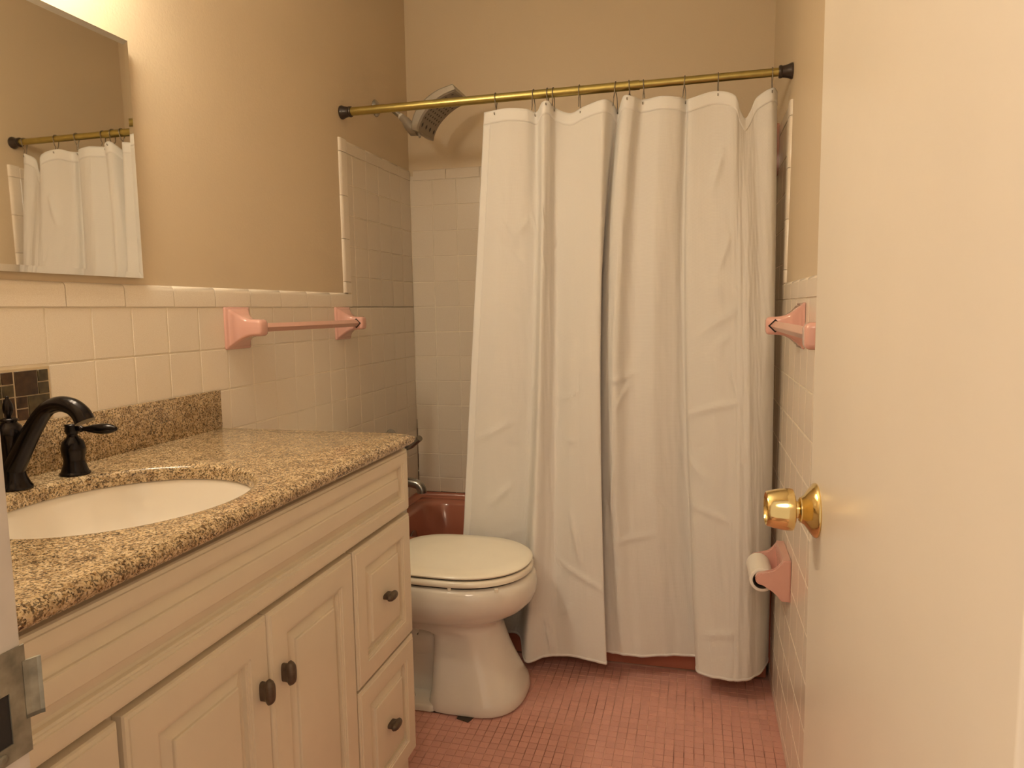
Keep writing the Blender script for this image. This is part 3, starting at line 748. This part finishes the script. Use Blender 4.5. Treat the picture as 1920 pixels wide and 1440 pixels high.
# ------------------------------------------------------------------ soap dish high on the right wall of the tub
sd = empty('soap_dish', (xr(0.5)-TT, 2.70, 0.53), 'tall pink ceramic soap dish on the tiled right wall beyond the curtain', 'soap dish')
X0 = xr(0.53)-TT-0.0006
bm = bmesh.new()
def yzr(cy, cz, hy, hz, r_, x): return [(x, p[0], p[1]) for p in rrect(cy, cz, hy, hz, r_, 0, 5)]
loft(bm, [yzr(2.70, 0.535, 0.068, 0.085, 0.018, X0), yzr(2.70, 0.535, 0.068, 0.085, 0.018, X0-0.010), yzr(2.70, 0.535, 0.064, 0.081, 0.016, X0-0.014), yzr(2.70, 0.540, 0.050, 0.062, 0.014, X0-0.013), yzr(2.70, 0.540, 0.046, 0.058, 0.012, X0-0.004)])
o = fin('body', bm, M['pink'], None, auto=40); o.parent = sd; o.location = -sd.location
bm = bmesh.new(); loft(bm, [rrect(X0-0.024, 2.70, 0.028, 0.062, 0.012, 0.447, 4), rrect(X0-0.026, 2.70, 0.030, 0.066, 0.012, 0.455, 4), rrect(X0-0.026, 2.70, 0.030, 0.066, 0.012, 0.466, 4), rrect(X0-0.024, 2.70, 0.022, 0.058, 0.010, 0.458, 4)])
o = fin('tray', bm, M['pink'], None, auto=40); o.parent = sd; o.location = -sd.location
for k in range(4):
    o = boxo('drain_rib', X0-0.046, X0-0.008, 2.655+k*0.03-0.003, 2.655+k*0.03+0.003, 0.455, 0.4645, M['pink'], None, 0.001, 1); o.parent = sd; o.location = -sd.location

# brown mildew staining along the tub corner joint
M['grime'] = simple('brown_joint_stain', (0.10, 0.05, 0.025), 0.8, var=0.5, vscale=80, bstr=0.0)
bm = bmesh.new(); random.seed(5); z_ = RIMZ+0.002
while z_ < -0.52:
    h_ = random.uniform(0.012, 0.05); w_ = random.uniform(0.0008, 0.0026)
    box(bm, XL+TT+0.0008, XL+TT+0.0008+w_, YB-TT-0.0012-w_, YB-TT-0.0006, z_, z_+h_); z_ += h_+random.choice((0.0, 0.0, 0.006))
x_ = XL+TT+0.001
while x_ < -0.85:
    l_ = random.uniform(0.01, 0.04); w_ = random.uniform(0.0006, 0.0022)
    box(bm, x_, x_+l_, YB-TT-0.0018, YB-TT-0.0006, RIMZ, RIMZ+w_); x_ += l_+random.choice((0.0, 0.004))
fin('joint_stain', bm, M['grime'], wb)
# ------------------------------------------------------------------ bathtub
TRZ = RIMZ-0.024      # rim of the tub; a narrow upstand carries on to the tiles
TY0, TY1 = 2.382, YB-TT-0.001
TX0, TX1 = XL+TT+0.001, xr(-1.0)-TT-0.001
tub = empty('bathtub', ((TX0+TX1)/2, (TY0+TY1)/2, ZF), 'dusky pink enamelled bathtub behind the white curtain', 'bathtub')
cx, cy = (TX0+TX1)/2, (TY0+TY1)/2; hx, hy = (TX1-TX0)/2, (TY1-TY0)/2
rings = []
for (e, z, r_) in ((0.010, ZF+0.0005, 0.004), (0.010, ZF+0.05, 0.004), (0.0, ZF+0.060, 0.004), (0.0, TRZ-0.02, 0.006), (0.002, TRZ-0.006, 0.008), (0.008, TRZ, 0.012)):
    rings.append(rrect(cx, cy, hx-e, hy-e, r_, z))
for (ex, ey, z, r_) in ((0.055, 0.050, TRZ, 0.10), (0.064, 0.058, TRZ-0.004, 0.10), (0.072, 0.066, TRZ-0.016, 0.10), (0.095, 0.083, TRZ-0.12, 0.11), (0.12, 0.10, TRZ-0.26, 0.12), (0.17, 0.14, TRZ-0.335, 0.10), (0.24, 0.19, TRZ-0.350, 0.06)):
    rings.append(rrect(cx, cy, hx-ex, hy-ey, r_, z))
bm = bmesh.new(); loft(bm, rings)
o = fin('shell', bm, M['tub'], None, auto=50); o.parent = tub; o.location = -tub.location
bm = bmesh.new(); loft(bm, [[(TX0+e, TY0+0.01, z), (TX0+e, TY1-e, z), (TX1-e, TY1-e, z), (TX1-e, TY0+0.01, z), (TX1-0.0002, TY0+0.01, z), (TX1-0.0002, TY1-0.0002, z), (TX0+0.0002, TY1-0.0002, z), (TX0+0.0002, TY0+0.01, z)] for e, z in ((0.022, TRZ-0.001), (0.012, TRZ+0.006), (0.006, TRZ+0.018), (0.004, RIMZ-0.0005))])
o = fin('tiling_upstand', bm, M['tub'], None, auto=50); o.parent = tub; o.location = -tub.location
bm = bmesh.new(); lathe(bm, [(0.036, 0), (0.036, 0.003), (0.03, 0.006), (0.008, 0.007)], (XL+0.100, 2.69, TRZ-0.10), 'X', 28)
o = fin('overflow_plate', bm, M['chrome'], None, auto=40); o.parent = tub; o.location = -tub.location

# tub spout and mixer lever
WLX = XL+TT+0.0008
sp_ = empty('tub_spout', (WLX, 2.70, -0.72), 'chrome tub spout above the pink bathtub rim', 'tap')
bm = bmesh.new(); pth = catmull([(WLX, 2.70, -0.708), (WLX+0.04, 2.70, -0.708), (WLX+0.085, 2.70, -0.709), (WLX+0.115, 2.70, -0.716), (WLX+0.130, 2.70, -0.733), (WLX+0.132, 2.70, -0.750)], 5)
tube(bm, pth, [0.030-0.010*min(1, i/8) for i in range(len(pth))], 20)
o = fin('spout', bm, M['chrome'], None, auto=50); o.parent = sp_; o.location = -sp_.location
mxv = empty('shower_mixer', (WLX, 2.69, -0.55), 'dull metal shower mixer with lever just beyond the worktop corner', 'tap')
bm = bmesh.new(); lathe(bm, [(0.075, 0.0), (0.075, 0.003), (0.066, 0.010), (0.030, 0.016), (0.026, 0.040), (0.024, 0.056), (0.010, 0.060)], (WLX, 2.69, -0.56), 'X', 34)
o = fin('escutcheon', bm, M['chrome'], None, auto=45); o.parent = mxv; o.location = -mxv.location
bm = bmesh.new(); tube(bm, catmull([(WLX+0.045, 2.69, -0.562), (WLX+0.075, 2.68, -0.556), (WLX+0.108, 2.665, -0.542), (WLX+0.140, 2.655, -0.518), (WLX+0.150, 2.65, -0.510)], 4), [0.016]*3+[0.014]*6+[0.0125]*8, 16)
o = fin('lever', bm, M['chrome'], None, auto=50); o.parent = mxv; o.location = -mxv.location

# ------------------------------------------------------------------ shower arm and head
sh = empty('shower_fixture', (WLX, 2.677, 0.80), 'grey curved multi-jet shower head on its arm behind the brass rod', 'shower head')
def shp(name, bm, mat, auto=45, parent=None):
    o = fin(name, bm, M[mat], None, auto=auto); o.parent = parent or sh
    if parent is None: o.location = -sh.location
    return o
bm = bmesh.new(); lathe(bm, [(0.033, 0), (0.0325, 0.003), (0.024, 0.010), (0.012, 0.013)], (XL+0.0005, 2.677, 0.800), 'X', 30)
shp('flange', bm, 'chrome')
bm = bmesh.new(); tube(bm, catmull([(XL+0.008, 2.677, 0.800), (-1.20, 2.677, 0.803), (-1.165, 2.677, 0.790), (-1.128, 2.677, 0.760)], 5), 0.0105, 14)
shp('arm', bm, 'chrome')
bm = bmesh.new(); tube(bm, [(-1.131, 2.677, 0.7625), (-1.124, 2.677, 0.757)], 0.0125, 14); shp('thread_tape', bm, 'collar')
bm = bmesh.new(); tube(bm, [(-1.124, 2.677, 0.757), (-1.112, 2.677, 0.746), (-1.108, 2.677, 0.742), (-1.094, 2.677, 0.722), (-1.078, 2.677, 0.702), (-1.056, 2.672, 0.700)], [0.014, 0.015, 0.017, 0.020, 0.021, 0.020], 18)
shp('swivel', bm, 'showergrey')
outerp = catmull([(-1.064, 0.694), (-1.058, 0.732), (-1.040, 0.768), (-1.000, 0.805), (-0.953, 0.830), (-0.893, 0.846)], 6)
innerp = catmull([(-1.036, 0.684), (-1.030, 0.708), (-1.008, 0.746), (-0.972, 0.780), (-0.930, 0.806), (-0.880, 0.822)], 6)
HY0, HY1 = 2.618, 2.792
bm = bmesh.new(); poly = [(x, z) for x, z in outerp]+[(x, z) for x, z in reversed(innerp)]
def shrink(poly, s_):
    c0 = sum(p[0] for p in poly)/len(poly), sum(p[1] for p in poly)/len(poly)
    n = len(poly)//2; out_ = []
    for i, p in enumerate(poly):
        q = poly[len(poly)-1-i]; mid = ((p[0]+q[0])/2, (p[1]+q[1])/2)
        out_.append((mid[0]+(p[0]-mid[0])*s_, mid[1]+(p[1]-mid[1])*s_))
    return out_
loft(bm, [[(p[0], HY0, p[1]) for p in shrink(poly, 0.70)], [(p[0], HY0+0.005, p[1]) for p in poly], [(p[0], HY1-0.005, p[1]) for p in poly], [(p[0], HY1, p[1]) for p in shrink(poly, 0.70)]])
shp('head_body', bm, 'showergrey', 40)
def facept(t, w):       # t along the concave face, w across
    i = t*(len(innerp)-1); k = min(int(i), len(innerp)-2); f = i-k
    a, c = Vector(innerp[k]), Vector(innerp[k+1]); p = a.lerp(c, f); d = (c-a).normalized(); n = Vector((d.y, -d.x))
    return Vector((p.x, HY0+0.012+w*(HY1-HY0-0.024), p.y)), Vector((n.x, 0, n.y)), Vector((d.x, 0, d.y))
bm = bmesh.new(); rg = []
for i in range(25):
    t = 0.06+0.90*i/24; p0, n_, d_ = facept(t, -0.04); p1, _, _ = facept(t, 1.04)
    rg.append([p0-n_*0.0005, p0+n_*0.0012, p1+n_*0.0012, p1-n_*0.0005])
loft(bm, rg); fp = shp('spray_face', bm, 'showerface', 40)
def nozzle(t, w, a, mat, diamond=False):
    p, n_, d_ = facept(t, w); wv = Vector((0, 1, 0)); bm = bmesh.new(); k = 4 if diamond else 8
    rr_ = [[p+n_*h+(d_*math.cos(2*math.pi*i/k)*(1.0 if diamond else 1.5)+wv*math.sin(2*math.pi*i/k)*0.8)*a*s_ for i in range(k)] for h, s_ in ((0.001, 1), (0.0026, 0.8))]
    loft(bm, rr_); fin('nozzle', bm, M[mat], fp)
for j in range(4): nozzle(0.235, 0.10+0.27*j, 0.0100, 'bluenozzle', True)
for j in range(4): nozzle(0.90, 0.10+0.27*j, 0.0055, 'bluenozzle', True)
for i in range(7):
    for j in range(6): nozzle(0.36+0.075*i, 0.08+0.15*j+(0.05 if i % 2 else 0), 0.0030, 'nozzle')
bm = bmesh.new(); tube(bm, [(-1.044, 2.640, 0.690), (-1.033, 2.632, 0.664)], [0.0042, 0.0048], 10); shp('diverter_pin', bm, 'showergrey')

# ------------------------------------------------------------------ shower rod, hooks, curtain
RY, RZ = 2.388, 0.710
rod = empty('shower_rod', (XL, RY, RZ), 'brass tension shower rod with dark end caps spanning wall to wall', 'rod')
def rp(name, bm, mat): 
    o = fin(name, bm, M[mat], None, auto=40); o.parent = rod; o.location = -rod.location; return o
XRr = xr(RZ)
bm = bmesh.new(); tube(bm, [(XL+0.03, RY, RZ), (-0.185, RY, RZ)], 0.0145, 24); rp('outer_tube', bm, 'brass')
bm = bmesh.new(); tube(bm, [(-0.19, RY, RZ), (XRr-0.03, RY, RZ)], 0.0125, 24); rp('inner_tube', bm, 'brass')
bm = bmesh.new(); tube(bm, [(-0.205, RY, RZ), (-0.183, RY, RZ)], 0.0150, 24); rp('collar', bm, 'brass')
for x0, s_ in ((XL+0.0006, 1), (XRr-0.0006, -1)):
    bm = bmesh.new(); lathe(bm, [(0.0235, 0), (0.0240, s_*0.003), (0.0235, s_*0.006), (0.0205, s_*0.012), (0.0180, s_*0.022), (0.0170, s_*0.030), (0.0188, s_*0.032), (0.0190, s_*0.037), (0.0175, s_*0.040), (0.0130, s_*0.041)], (x0, RY, RZ), 'X', 28)
    rp('end_cap', bm, 'rodcap')

HOOKS = [-0.6605, -0.5310, -0.4830, -0.4640, -0.3770, -0.2600, -0.2150, -0.1700, -0.0430, 0.0590, 0.2180]
A_TOP = [(-0.7018, 2.387, 0.6665), (-0.6175, 2.365, 0.6677), (-0.5554, 2.372, 0.6627), (-0.5236, 2.4, 0.657), (-0.4959, 2.365, 0.6763), (-0.4759, 2.372, 0.6799), (-0.4587, 2.402, 0.6642), (-0.41, 2.41, 0.6469), (-0.3624, 2.39, 0.6582), (-0.2968, 2.355, 0.665), (-0.2696, 2.385, 0.6625), (-0.2534, 2.41, 0.6409), (-0.2297, 2.362, 0.6726), (-0.1995, 2.362, 0.6684), (-0.1717, 2.395, 0.6652), (-0.1136, 2.372, 0.6653), (-0.0612, 2.378, 0.6592), (-0.0353, 2.402, 0.6554), (-0.022, 2.378, 0.6526), (0.0486, 2.378, 0.6673), (0.1067, 2.36, 0.646), (0.1234, 2.366, 0.6035), (0.1402, 2.378, 0.5781), (0.156, 2.386, 0.6012), (0.1745, 2.392, 0.6411), (0.2184, 2.385, 0.6637), (0.2359, 2.42, 0.661)]
A_MID = [(-0.755, 2.385, -0.0702), (-0.6668, 2.362, -0.0701), (-0.5873, 2.362, -0.0707), (-0.5329, 2.378, -0.0716), (-0.5028, 2.325, -0.0701), (-0.4807, 2.35, -0.0711), (-0.4544, 2.375, -0.0721), (-0.4018, 2.335, -0.0712), (-0.3542, 2.315, -0.0709), (-0.3022, 2.305, -0.071), (-0.3075, 2.345, -0.0722), (-0.3163, 2.385, -0.0734), (-0.2794, 2.345, -0.0724), (-0.2493, 2.325, -0.072), (-0.203, 2.365, -0.0736), (-0.1326, 2.34, -0.0733), (-0.0709, 2.355, -0.0743), (-0.0377, 2.375, -0.0751), (-0.0206, 2.345, -0.0743), (0.0494, 2.315, -0.0739), (0.108, 2.305, -0.074), (0.1331, 2.302, -0.0741), (0.1549, 2.3, -0.0742), (0.174, 2.306, -0.0745), (0.1965, 2.315, -0.075), (0.2311, 2.335, -0.0759), (0.2413, 2.39, -0.0777)]
A_BOT = [(-0.8223, 2.352, -1.155), (-0.7435, 2.348, -1.155), (-0.6644, 2.352, -1.155), (-0.5961, 2.348, -1.155), (-0.5446, 2.222, -1.1808), (-0.4839, 2.24, -1.1698), (-0.4458, 2.252, -1.1658), (-0.3971, 2.245, -1.1587), (-0.3327, 2.2224, -1.155), (-0.2698, 2.2112, -1.155), (-0.3033, 2.2801, -1.155), (-0.2938, 2.296, -1.155), (-0.2555, 2.2847, -1.155), (-0.2165, 2.2859, -1.155), (-0.1606, 2.291, -1.155), (-0.0815, 2.3127, -1.155), (-0.0349, 2.3195, -1.155), (0.0251, 2.3219, -1.155), (0.0132, 2.2403, -1.155), (0.0505, 2.2045, -1.155), (0.1048, 2.197, -1.155), (0.1384, 2.201, -1.155), (0.1719, 2.209, -1.155), (0.1923, 2.235, -1.155), (0.2126, 2.265, -1.155), (0.2411, 2.3488, -1.155), (0.2345, 2.362, -1.155)]
def curtain_point(cu, v):
    """cu: (top xyz, mid xyz, bottom xyz); v 0..1 downwards"""
    t, m_, b_ = cu
    zt, zb = t[2], b_[2]; z = zt+(zb-zt)*v
    vm = (m_[2]-zt)/(zb-zt)
    # quadratic blend through the three stations, eased so the folds keep their top shape near the hooks
    l0 = (v-vm)*(v-1)/((0-vm)*(0-1)); l1 = (v-0)*(v-1)/((vm-0)*(vm-1)); l2 = (v-0)*(v-vm)/((1-0)*(1-vm))
    return Vector((t[0]*l0+m_[0]*l1+b_[0]*l2, t[1]*l0+m_[1]*l1+b_[1]*l2, z))
SUB = 13
T = catmull(A_TOP, SUB); Mi = catmull(A_MID, SUB); Bo = catmull(A_BOT, SUB)
NU, NV = len(T), 220
from mathutils import noise
CREASE = [(1.0, 0.0022, 5), (2.1, -0.0018, 5), (6.2, 0.0022, 6), (8.0, 0.0018, 5), (12.4, -0.002, 6), (14.0, 0.0032, 5), (15.0, 0.0030, 5), (18.2, 0.002, 6), (19.6, -0.002, 6), (21.0, 0.0035, 5)]
rw = random.Random(21)
SEG = []      # short sharp wrinkles: (i, j) start, (i, j) end in control-index / height units, height
for (a0, v0, a1, v1, h) in ((1.2, 0.74, 2.0, 0.70, 0.004), (6.6, 0.60, 7.4, 0.60, 0.003), (7.0, 0.73, 7.6, 0.82, 0.005), (12.4, 0.74, 12.7, 0.66, 0.005), (13.0, 0.79, 14.8, 0.775, 0.003), (17.6, 0.555, 20.6, 0.52, 0.004), (17.4, 0.60, 18.6, 0.66, 0.003), (18.0, 0.71, 20.0, 0.73, 0.003), (6.0, 0.82, 9.0, 0.87, 0.003),
        (18.5, 0.41, 20.5, 0.36, 0.003), (19.0, 0.16, 19.4, 0.10, 0.005), (19.3, 0.30, 19.8, 0.24, 0.004), (18.6, 0.93, 20.6, 0.92, 0.003), (5.0, 0.93, 5.6, 0.99, 0.005), (5.9, 0.99, 5.3, 0.93, 0.004), (12.6, 0.50, 14.4, 0.48, 0.003), (0.3, 0.62, 1.8, 0.58, 0.003), (6.2, 0.53, 7.6, 0.51, 0.003)):
    SEG.append((a0, v0, a1, v1, h))
for _ in range(34):
    a0 = rw.uniform(0.3, 21.5); v0 = rw.uniform(0.12, 0.96); L_ = rw.uniform(0.3, 1.0); th_ = rw.uniform(-0.05, 0.05)
    SEG.append((a0, v0, a0+L_, v0+th_, rw.uniform(0.0012, 0.003)*rw.choice((-1, 1))))
def segdisp(c, v):
    d = 0.0
    for a0, v0, a1, v1, h in SEG:
        if abs(v-(v0+v1)/2) > 0.09 or abs(c-(a0+a1)/2) > 2.6: continue
        ax, ay = a0*0.055, v0*1.83; bx_, by_ = a1*0.055-ax, v1*1.83-ay
        px_, py_ = c*0.055-ax, v*1.83-ay; L2 = bx_*bx_+by_*by_
        t = max(0, min(1, (px_*bx_+py_*by_)/L2)); dd = math.hypot(px_-bx_*t, py_-by_*t)
        if dd < 0.03: d -= 1.9*h*math.exp(-(dd/0.0085)**2)*(0.35+0.65*math.sin(math.pi*min(1, max(0, t*0.9+0.05))))
    return d
def wrinkle(u, v):
    a = noise.noise(Vector((u*0.042, v*0.9, 1.7)))*0.0080
    a += noise.noise(Vector((u*0.077, v*5.0, 5.2)))*0.0040
    a += noise.noise(Vector((u*0.23+v*6, v*22.0-u*0.12, 9.1)))*0.0016
    c = u/SUB
    for (ci, am, w_) in CREASE:
        q = abs(u-ci*SUB)
        if q < w_: a -= am*(1-q/w_)*min(1, v*3+0.2)
    return a*(0.25+0.75*min(1, v*4))+segdisp(c, v)
grid = [[None]*NU for _ in range(NV+1)]
for i in range(NU):
    for j in range(NV+1):
        v = j/NV; p = curtain_point((T[i], Mi[i], Bo[i]), v)
        grid[j][i] = p+Vector((0, wrinkle(i, v), 0))
cur = empty('shower_curtain', (-0.2, RY, RZ), 'white waffle cotton shower curtain hanging from the brass rod in front of the tub', 'curtain')
# arc length for the cloth's own coordinates
ul = [0.0]
for i in range(1, NU): ul.append(ul[-1]+(grid[NV//2][i]-grid[NV//2][i-1]).length)
def cloth_strip(name, j0, j1, i0, i1, off, mat, thick):
    me = bpy.data.meshes.new(name); vs = []; fs = []; uv = []
    w_ = i1-i0+1
    nrm = {}
    for j in range(j0, j1+1):
        for i in range(i0, i1+1):
            a = grid[j][min(i+1, NU-1)]-grid[j][max(i-1, 0)]; c = grid[min(j+1, NV)][i]-grid[max(j-1, 0)][i]
            n_ = a.cross(c).normalized()
            vs.append(grid[j][i]-cur.location+n_*off)
    for j in range(j1-j0):
        for i in range(i1-i0): fs.append((j*w_+i, (j+1)*w_+i, (j+1)*w_+i+1, j*w_+i+1))
    me.from_pydata([tuple(v) for v in vs], [], fs); me.update()
    L = me.uv_layers.new(name='uv')
    for p in me.polygons:
        for li, vi in zip(p.loop_indices, p.vertices):
            j, i = divmod(vi, w_); L.data[li].uv = (ul[i+i0], 1.83*(j+j0)/NV)
    o = link(name, me, mat, cur, smooth=True)
    md = o.modifiers.new('thickness', 'SOLIDIFY'); md.thickness = thick; md.offset = 0
    return o
cloth_strip('cloth_panel', 0, NV, 0, NU-1, 0.0, M['cloth'], 0.0010)
cloth_strip('top_hem', 0, 5, 0, NU-1, 0.0, M['hem'], 0.0030)
cloth_strip('bottom_hem', NV-1, NV, 0, NU-1, 0.0, M['hem'], 0.0030)
cloth_strip('side_hem', 5, NV-1, 0, 5, 0.0, M['hem'], 0.0028)
# hooks: open wire rings over the rod, through the cloth below
def top_at(x):
    best = min(range(NU), key=lambda i: abs(T[i][0]-x)+abs(T[i][1]-RY)*0.15); return Vector(grid[0][best])
ords = ['first hook from the left', 'second hook from the left', 'left one of the close pair near the left end', 'right one of the close pair near the left end',
        'hook midway over the second fold', 'hook just left of the narrow fold', 'hook right above the narrow upright fold', 'hook just right of the narrow fold',
        'third hook from the right', 'second hook from the right', 'last hook beside the right end cap']
for k, hx in enumerate(HOOKS):
    c = top_at(hx); rr_ = 0.0145 if hx < -0.185 else 0.0125
    h = empty('curtain_hook', (hx, RY, RZ), 'steel wire curtain hook, '+ords[k], 'hook', 'curtain hooks on the brass rod')
    R0 = rr_+0.0022; q = []
    yb = c.y
    gx = random.uniform(-0.006, 0.006)
    for a in range(-30, 211, 20):
        t = math.radians(a); q.append((gx*0.3*math.sin(t), math.cos(t)*R0, math.sin(t)*R0))
    zl = (c.z-0.010)-RZ
    q = [(gx, yb-RY-0.006, zl+0.002), (gx, yb-RY-0.004, zl-0.004), (gx*0.9, yb-RY+0.004, zl-0.001), (gx*0.8, 0.008, -rr_-0.018)]+q+[(-gx*0.5, -R0*0.6, -rr_-0.012), (-gx*0.9, -0.003, -rr_-0.020), (-gx*1.2, -0.006, zl*0.8)]
    bm = bmesh.new(); tube(bm, catmull(q, 3), 0.0016, 6)
    o = fin('wire', bm, M['steel'], h, smooth=True)
# grommet holes are tiny dark eyelets at the hooks

# ------------------------------------------------------------------ toilet
TC = 2.105          # axis of the toilet along y
wc = empty('toilet', (-0.80, TC, ZF), 'white floor-standing toilet with closed cream lid between vanity and tub', 'toilet')
def wp(name, bm, mat, auto=60, parent=None):
    o = fin(name, bm, M[mat], None, auto=auto); o.parent = parent or wc
    if parent is None: o.location = -wc.location
    return o
def egg(xf, xbk, hw, z, n=56, pf=2.15, pb=(0.56, 0.64)):
    """elongated outline: rounded front at xf, squarer back at xbk, half width hw"""
    xc = xf-(xf-xbk)*0.46; pts = []
    for k in range(n):
        t = 2*math.pi*k/n; c, s_ = math.cos(t), math.sin(t)
        if c >= 0: x = xc+(xf-xc)*abs(c)**(2/pf); y_ = hw*math.copysign(abs(s_)**(2/pf), s_)
        else: x = xc-(xc-xbk)*abs(c)**pb[0]; y_ = hw*math.copysign(abs(s_)**pb[1], s_)
        pts.append((x, TC+y_, z))
    return pts
LT = -0.776
XF = -0.493
# lid: gently domed with a rounded rim
bm = bmesh.new()
loft(bm, [egg(XF-0.010, -0.952, 0.186, LT-0.0150), egg(XF-0.002, -0.958, 0.194, LT-0.0130), egg(XF, -0.96, 0.196, LT-0.0085), egg(XF-0.003, -0.958, 0.193, LT-0.0045), egg(XF-0.012, -0.950, 0.184, LT-0.0012), egg(XF-0.05, -0.92, 0.15, LT+0.0010), egg(XF-0.12, -0.85, 0.09, LT+0.002), egg(XF-0.2, -0.77, 0.03, LT+0.0023)])
wp('lid', bm, 'seat')
bm = bmesh.new()
loft(bm, [egg(XF-0.006, -0.955, 0.190, LT-0.0405), egg(XF+0.001, -0.958, 0.196, LT-0.0375), egg(XF+0.002, -0.96, 0.197, LT-0.0280), egg(XF-0.002, -0.958, 0.193, LT-0.0205), egg(XF-0.008, -0.955, 0.188, LT-0.0200)])
wp('seat', bm, 'seat')
bm = bmesh.new(); loft(bm, [egg(XF-0.012, -0.95, 0.184, LT-0.022), egg(XF-0.012, -0.95, 0.184, LT-0.013)]); wp('lid_gap_shade', bm, 'dark')  # dark filler painting the shade between lid and seat
bm = bmesh.new(); loft(bm, [egg(XF-0.014, -0.95, 0.182, LT-0.048), egg(XF-0.014, -0.95, 0.182, LT-0.038)]); wp('seat_gap_shade', bm, 'dark')  # dark filler painting the shade between seat and bowl
# bumpers under the seat
for bx, by in ((-0.560, TC-0.168), (-0.70, TC-0.187), (-0.56, TC+0.168)):
    bm = bmesh.new(); lathe(bm, [(0.006, 0), (0.006, 0.009)], (bx, by, LT-0.0490), 'Z', 10); wp('bumper', bm, 'seat')
# bowl and pedestal, one continuous casting
BT = LT-0.0470
sec = [  # z, front x, back x, half width
 (BT, XF-0.010, -0.985, 0.184), (BT-0.003, XF+0.001, -0.99, 0.194), (BT-0.010, XF+0.008, -0.995, 0.200), (BT-0.030, XF+0.013, -1.0, 0.204), (BT-0.055, XF+0.013, -1.0, 0.204), (BT-0.080, XF+0.005, -1.0, 0.198),
 (BT-0.105, XF-0.018, -1.0, 0.184), (BT-0.125, XF-0.050, -1.0, 0.163), (BT-0.140, XF-0.080, -0.995, 0.142), (BT-0.158, XF-0.092, -0.96, 0.128), (BT-0.172, XF-0.097, -0.83, 0.119), (BT-0.182, XF-0.098, -0.800, 0.116),
 (BT-0.200, XF-0.095, -0.795, 0.115), (BT-0.245, XF-0.082, -0.795, 0.121), (BT-0.30, XF-0.060, -0.795, 0.134), (BT-0.35, XF-0.036, -0.797, 0.150), (ZF+0.040, XF-0.022, -0.800, 0.160), (ZF+0.014, XF-0.016, -0.803, 0.166), (ZF+0.005, XF-0.020, -0.803, 0.163)]
bm = bmesh.new(); loft(bm, [egg(f, bk, w_, z, 72, pf=2.15 if z > BT-0.16 else 2.15+0.28*min(1, (BT-0.16-z)/0.15), pb=(0.60, 0.72) if z > BT-0.165 else (0.30, 0.34)) for z, f, bk, w_ in sec])
wp('bowl', bm, 'porcelain', 50)
bm = bmesh.new(); loft(bm, [rrect(-0.885, TC, 0.115, 0.074, 0.03, z) for z in (ZF+0.01, BT-0.30, BT-0.14)]); wp('rear_column', bm, 'porcelain', 50)
# trapway bulge visible in the recess
bm = bmesh.new(); tube(bm, catmull([(-0.775, TC, BT-0.20), (-0.85, TC, BT-0.23), (-0.92, TC, BT-0.19), (-0.98, TC, BT-0.24), (-0.99, TC, ZF+0.04)], 6), 0.086, 20); wp('trapway', bm, 'porcelain')
bm = bmesh.new(); loft(bm, [[(p[0], p[1], z) for p in rrect(-0.880, TC, 0.115, 0.162, 0.02, 0)] for z in (ZF+0.004, ZF+0.018)]+[[(p[0], p[1], ZF+0.024) for p in rrect(-0.880, TC, 0.110, 0.156, 0.018, 0)]]); wp('base_flange', bm, 'porcelain', 50)
bm = bmesh.new(); lathe(bm, [(0.013, 0), (0.013, 0.006), (0.009, 0.014), (0.0, 0.017)], (-0.86, TC-0.120, ZF+0.023), 'Z', 16); wp('bolt_cap', bm, 'porcelain')
# dark foot line
bm = bmesh.new(); loft(bm, [egg(XF-0.024, -0.975, 0.157, ZF+0.0003, 64, pf=2.5), egg(XF-0.024, -0.975, 0.157, ZF+0.006, 64, pf=2.5)]); wp('floor_joint', bm, 'dark')
# tank against the wall
tk0, tk1 = WLX+0.003, -0.985
bm = bmesh.new()
loft(bm, [rrect((tk0+tk1)/2, TC, (tk1-tk0)/2-e, 0.205-e, 0.03, z) for e, z in ((0.02, BT+0.0), (0.006, BT+0.015), (0.0, BT+0.06), (0.0, -0.48), (0.002, -0.475))])
wp('tank', bm, 'porcelain', 50)
bm = bmesh.new(); loft(bm, [rrect((tk0+tk1)/2, TC, (tk1-tk0)/2+e, 0.212+e, 0.032, z) for e, z in ((-0.004, -0.474), (0.0, -0.470), (0.0, -0.452), (-0.006, -0.445))]); wp('tank_lid', bm, 'porcelain', 50)
bm = bmesh.new(); tube(bm, [(tk1, TC-0.15, -0.53), (tk1+0.015, TC-0.15, -0.53), (tk1+0.018, TC-0.10, -0.535)], 0.006, 10); wp('flush_lever', bm, 'chrome')
# shim wedged under the base
bm = bmesh.new(); loft(bm, [[(-0.690, 1.930, ZF+0.0012), (-0.650, 1.918, ZF+0.0012), (-0.640, 1.950, ZF+0.0012), (-0.690, 1.954, ZF+0.0012)], [(-0.690, 1.930, ZF+0.0032), (-0.650, 1.918, ZF+0.0032), (-0.640, 1.950, ZF+0.004), (-0.690, 1.954, ZF+0.004)]])
o = fin('shim', bm, M['shim']); tag(o, 'small dark shim wedged under the front of the toilet base', 'shim')
